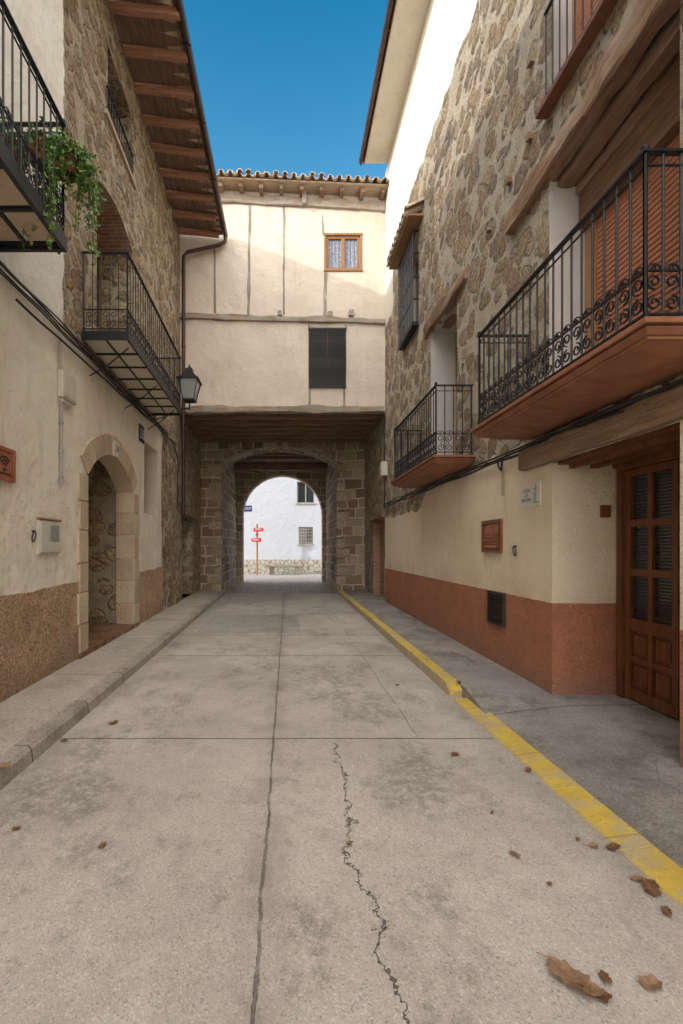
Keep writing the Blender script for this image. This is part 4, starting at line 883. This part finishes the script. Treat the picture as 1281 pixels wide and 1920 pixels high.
# ================================================================= BEYOND
Q=lambda s,n,z:Vector((s,28-n,z))
HB=thing('white_house','plain white rendered house with stone clad plinth','house',(0,28,0))
mb=MB(); wa=(.56,1.64,4.35,5.67); wb=(.66,1.54,1.83,2.88)
mb.wall(Q,-14,14,-.1,9.5,[wa,wb],0); mb.reveal(Q,wa,.25,0); mb.reveal(Q,wb,.25,0)
mb.box(W,-14,14,28.4,36,0,9.4,0); mkobj('wall',mb,['white'],HB,smooth=False)
mb=MB(); mb.box(Q,-14,14,-.01,.05,-.1,.88,0); mkobj('plinth',mb,['crazy'],HB,label='crazy paved stone plinth',smooth=False)
mb=MB(); mb.box(W,-14.3,14.3,27.5,36,9.4,9.55); mkobj('roof',mb,['tile'],HB,smooth=False)
for k,(a,b,c,d) in enumerate((wa,wb)):
    mb=MB(); 
    for q in ((a,b,c,c+.07),(a,b,d-.07,d),(a,a+.07,c+.07,d-.07),(b-.07,b,c+.07,d-.07),((a+b)/2-.04,(a+b)/2+.04,c+.07,d-.07)): mb.box(Q,q[0],q[1],-.22,-.16,q[2],q[3],0)
    mb.box(Q,a+.05,b-.05,-.24,-.21,c+.05,d-.05,1)
    if k:
        for i in range(8): mb.tube([Q(a+.06+i*.108,-.03,c),Q(a+.06+i*.108,-.03,d)],.014,4,2)
        for i in range(5): mb.box(Q,a,b,-.04,-.02,c+.1+i*.2,c+.125+i*.2,2)
    wi=mkobj('window',mb,['boxd','glass','pipe'],HB,label='barred lower window' if k else 'upper casement window with grey surround',smooth=False)
    mb=MB(); mb.box(Q,a-.08,b+.08,-.0,.06,c-.08,c); mkobj('sill',mb,['pipe'],wi)
mb=MB(); mb.box(Q,-2.72,-2.22,0,.02,3.84,4.2,0); text_into(mb,'LA PLAZA\nPORTAL',.105,Q(-2.47,.022,4.02),RX,UPV,1)
small('street_name_sign','small blue enamel street plate on white wall','sign',mb,['blue','whitep'],(-2.47,28,3.84),smooth=False)
S=thing('fingerpost_sign','red arrow signs on a weathered post','sign post',(-1.8,26.6,0))
mb=MB(); mb.tube([W(-1.8,26.6,0),W(-1.8,26.6,3.0)],.055,10); mkobj('post',mb,['frame'],S)
for z,dr_ in ((2.66,1),(2.06,-1)):
    mb=MB(); w=.30; hh=.11; c=-1.7 if dr_>0 else -1.85
    pts=[(c-w*dr_,-hh),(c+w*.7*dr_,-hh),(c+w*1.05*dr_,0),(c+w*.7*dr_,hh),(c-w*dr_,hh)]
    fv=[W(x,26.52,z+q) for x,q in pts]; bv=[W(x,26.545,z+q) for x,q in pts]
    mb.add(fv+bv,[(0,1,2,3,4),(9,8,7,6,5)]+[(i,(i+1)%5,5+(i+1)%5,5+i) for i in range(5)],0)
    mb.box(W,c-.22,c+.18,26.515,26.52,z-.015,z+.02,1); mb.box(W,c-.22,c+.10,26.515,26.52,z+.045,z+.07,1)
    mkobj('arrow_panel',mb,['redp','whitep'],S,smooth=False)
mb=MB(); mb.box(W,-1.88,-1.72,26.51,26.53,2.30,2.45,0); mkobj('badge',mb,['redp'],S,smooth=False)
BN=thing('stone_bench','long stone bench in front of the plinth','bench',(-.2,27.2,0))
mb=MB(); mb.box(W,-1.36,.92,26.95,27.45,.44,.56); mkobj('seat',mb,['bench'],BN,bevel=.02)
for a in (-1.1,.4):
    mb=MB(); mb.box(W,a,a+.3,27.0,27.4,-.01,.44); mkobj('leg',mb,['bench'],BN,bevel=.02)

# ================================================================= fallen leaves
random.seed(21)
def leafmesh(sz,seed):
    rnd=random.Random(seed); n=26; out=[]
    for i in range(n):
        a=2*math.pi*i/n; r=sz*(.60+.40*abs(math.cos(a))**1.2)*(1+.12*math.sin(a*7+seed)+rnd.uniform(-.07,.07))
        out.append((math.cos(a)*r,math.sin(a)*r*.95))
    mb=MB()
    cu=rnd.uniform(.12,.35)
    def zz(x,y): return .004+sz*cu*(abs(y)/sz)**1.4+sz*.18*(x/sz)**2*(1 if seed%2 else .4)
    vs=[Vector((0,0,.004))]+[Vector((x*.5,y*.5,zz(x*.5,y*.5))) for x,y in out]+[Vector((x,y*.95,zz(x,y)+rnd.uniform(-.05,.16)*sz)) for x,y in out]
    fs=[(0,1+i,1+(i+1)%n) for i in range(n)]+[(1+i,1+n+i,1+n+(i+1)%n,1+(i+1)%n) for i in range(n)]
    mb.add(vs,fs); mb.tube([Vector((-sz*1.5,0.1*sz,sz*.12)),Vector((-sz*1.0,0.02,sz*.16)),Vector((-sz*.3,0,.010)),Vector((sz*.8,0,sz*.16))],sz*.022,4)
    return mb
spots=[(1072,1842,.085,-50),(1118,1868,.045,-30),(1135,1838,.028,80),(1220,1850,.04,10),(1220,1668,.055,60),(1150,1592,.04,20),(1113,1588,.025,0),(213,1357,.045,30),(192,1588,.025,70),
(965,1605,.03,120),(853,1416,.035,15),(923,1525,.015,40),(1010,1470,.012,0),(655,1583,.015,10),(745,1285,.03,30),(235,1275,.04,20),(1250,1712,.03,60),(30,1556,.025,15),
(1195,1650,.03,0),(990,1446,.03,50),(1083,1575,.015,45),(5,1475,.05,10),(120,1390,.03,60),(1030,1660,.015,30),(920,1245,.04,0),(800,1255,.02,20),(860,1300,.04,50)]
for i,(u,v,sz,rot) in enumerate(spots):
    d=1365.3/(v-1027); x=(u-540)*d/853.3; z=.004
    if x>1.95: z=.035+ (.085 if d>4.8 else .0)
    elif x>1.73: z=.034 if d<4.8 else .125
    if x<XK(d): z=.13
    m=leafmesh(sz,i); o=mkobj('fallen_leaf',m,['dry' if i%3 else 'dry2'],loc=(0,0,0),label='large curled brown dead leaf on the concrete' if sz>.04 else 'small dry brown leaf on the concrete',category='leaf',group='fallen autumn leaves')
    o.location=(x,d,z); o.rotation_euler=(R_(random.uniform(-8,8)),R_(random.uniform(-8,8)),R_(rot))

# ---------------------------------------------------------------- camera, light
cam=bpy.data.cameras.new('camera'); co=bpy.data.objects.new('camera',cam); COL.objects.link(co); scene.camera=co
co.location=(0,0,1.6); co.rotation_euler=(R_(90),0,0); cam.lens=16; cam.sensor_width=36; cam.shift_x=.0523; cam.shift_y=.035; cam.clip_end=2000; cam.clip_start=.05
dv=Vector((1,.5,-.38)); el=math.atan2(.38,math.hypot(1,.5)); az=math.atan2(-1,-.5)%(2*math.pi)
sl=bpy.data.lights.new('sun','SUN'); sl.energy=3.0; sl.angle=R_(.5); sl.color=(1,.95,.87); so=bpy.data.objects.new('sun',sl); COL.objects.link(so); so.rotation_euler=dv.to_track_quat('-Z','Y').to_euler()
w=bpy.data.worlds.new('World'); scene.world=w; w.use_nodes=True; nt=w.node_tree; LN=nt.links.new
sk=nt.nodes.new('ShaderNodeTexSky'); sk.sky_type='NISHITA'; sk.sun_disc=False; sk.sun_elevation=el; sk.sun_rotation=az; sk.air_density=1; sk.dust_density=.6; sk.ozone_density=1.2
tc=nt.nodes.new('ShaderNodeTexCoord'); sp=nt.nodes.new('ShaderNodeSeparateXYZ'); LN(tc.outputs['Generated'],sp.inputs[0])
hs=nt.nodes.new('ShaderNodeHueSaturation'); hs.inputs['Hue'].default_value=.483; LN(sk.outputs[0],hs.inputs['Color'])
g1=nt.nodes.new('ShaderNodeMapRange'); LN(sp.outputs[2],g1.inputs[0]); g1.inputs[1].default_value=.45; g1.inputs[2].default_value=.80; g1.inputs[3].default_value=2.5; g1.inputs[4].default_value=1.65; LN(g1.outputs[0],hs.inputs['Value'])
g2=nt.nodes.new('ShaderNodeMapRange'); LN(sp.outputs[2],g2.inputs[0]); g2.inputs[1].default_value=.45; g2.inputs[2].default_value=.80; g2.inputs[3].default_value=1.22; g2.inputs[4].default_value=1.5; LN(g2.outputs[0],hs.inputs['Saturation'])
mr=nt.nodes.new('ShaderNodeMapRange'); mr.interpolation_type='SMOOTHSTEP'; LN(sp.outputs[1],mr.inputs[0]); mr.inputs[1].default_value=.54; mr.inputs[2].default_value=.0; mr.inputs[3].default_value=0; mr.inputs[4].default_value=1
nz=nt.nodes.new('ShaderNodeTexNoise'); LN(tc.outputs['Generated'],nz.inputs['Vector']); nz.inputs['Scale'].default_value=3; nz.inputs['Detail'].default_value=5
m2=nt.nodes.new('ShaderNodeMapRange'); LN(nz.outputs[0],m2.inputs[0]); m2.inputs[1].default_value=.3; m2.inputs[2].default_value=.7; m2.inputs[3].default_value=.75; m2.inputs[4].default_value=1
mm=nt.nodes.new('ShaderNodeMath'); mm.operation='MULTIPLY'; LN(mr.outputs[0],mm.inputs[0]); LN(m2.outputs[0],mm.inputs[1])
mx=nt.nodes.new('ShaderNodeMix'); mx.data_type='RGBA'; LN(mm.outputs[0],mx.inputs[0]); LN(hs.outputs[0],mx.inputs[6]); mx.inputs[7].default_value=(28.5,26.6,25,1)  # added warm glow, unseen behind and above the camera, brightens the shaded street
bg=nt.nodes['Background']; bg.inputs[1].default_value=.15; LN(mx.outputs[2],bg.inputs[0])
scene.view_settings.view_transform='Standard'; scene.view_settings.look='None'; scene.view_settings.exposure=0
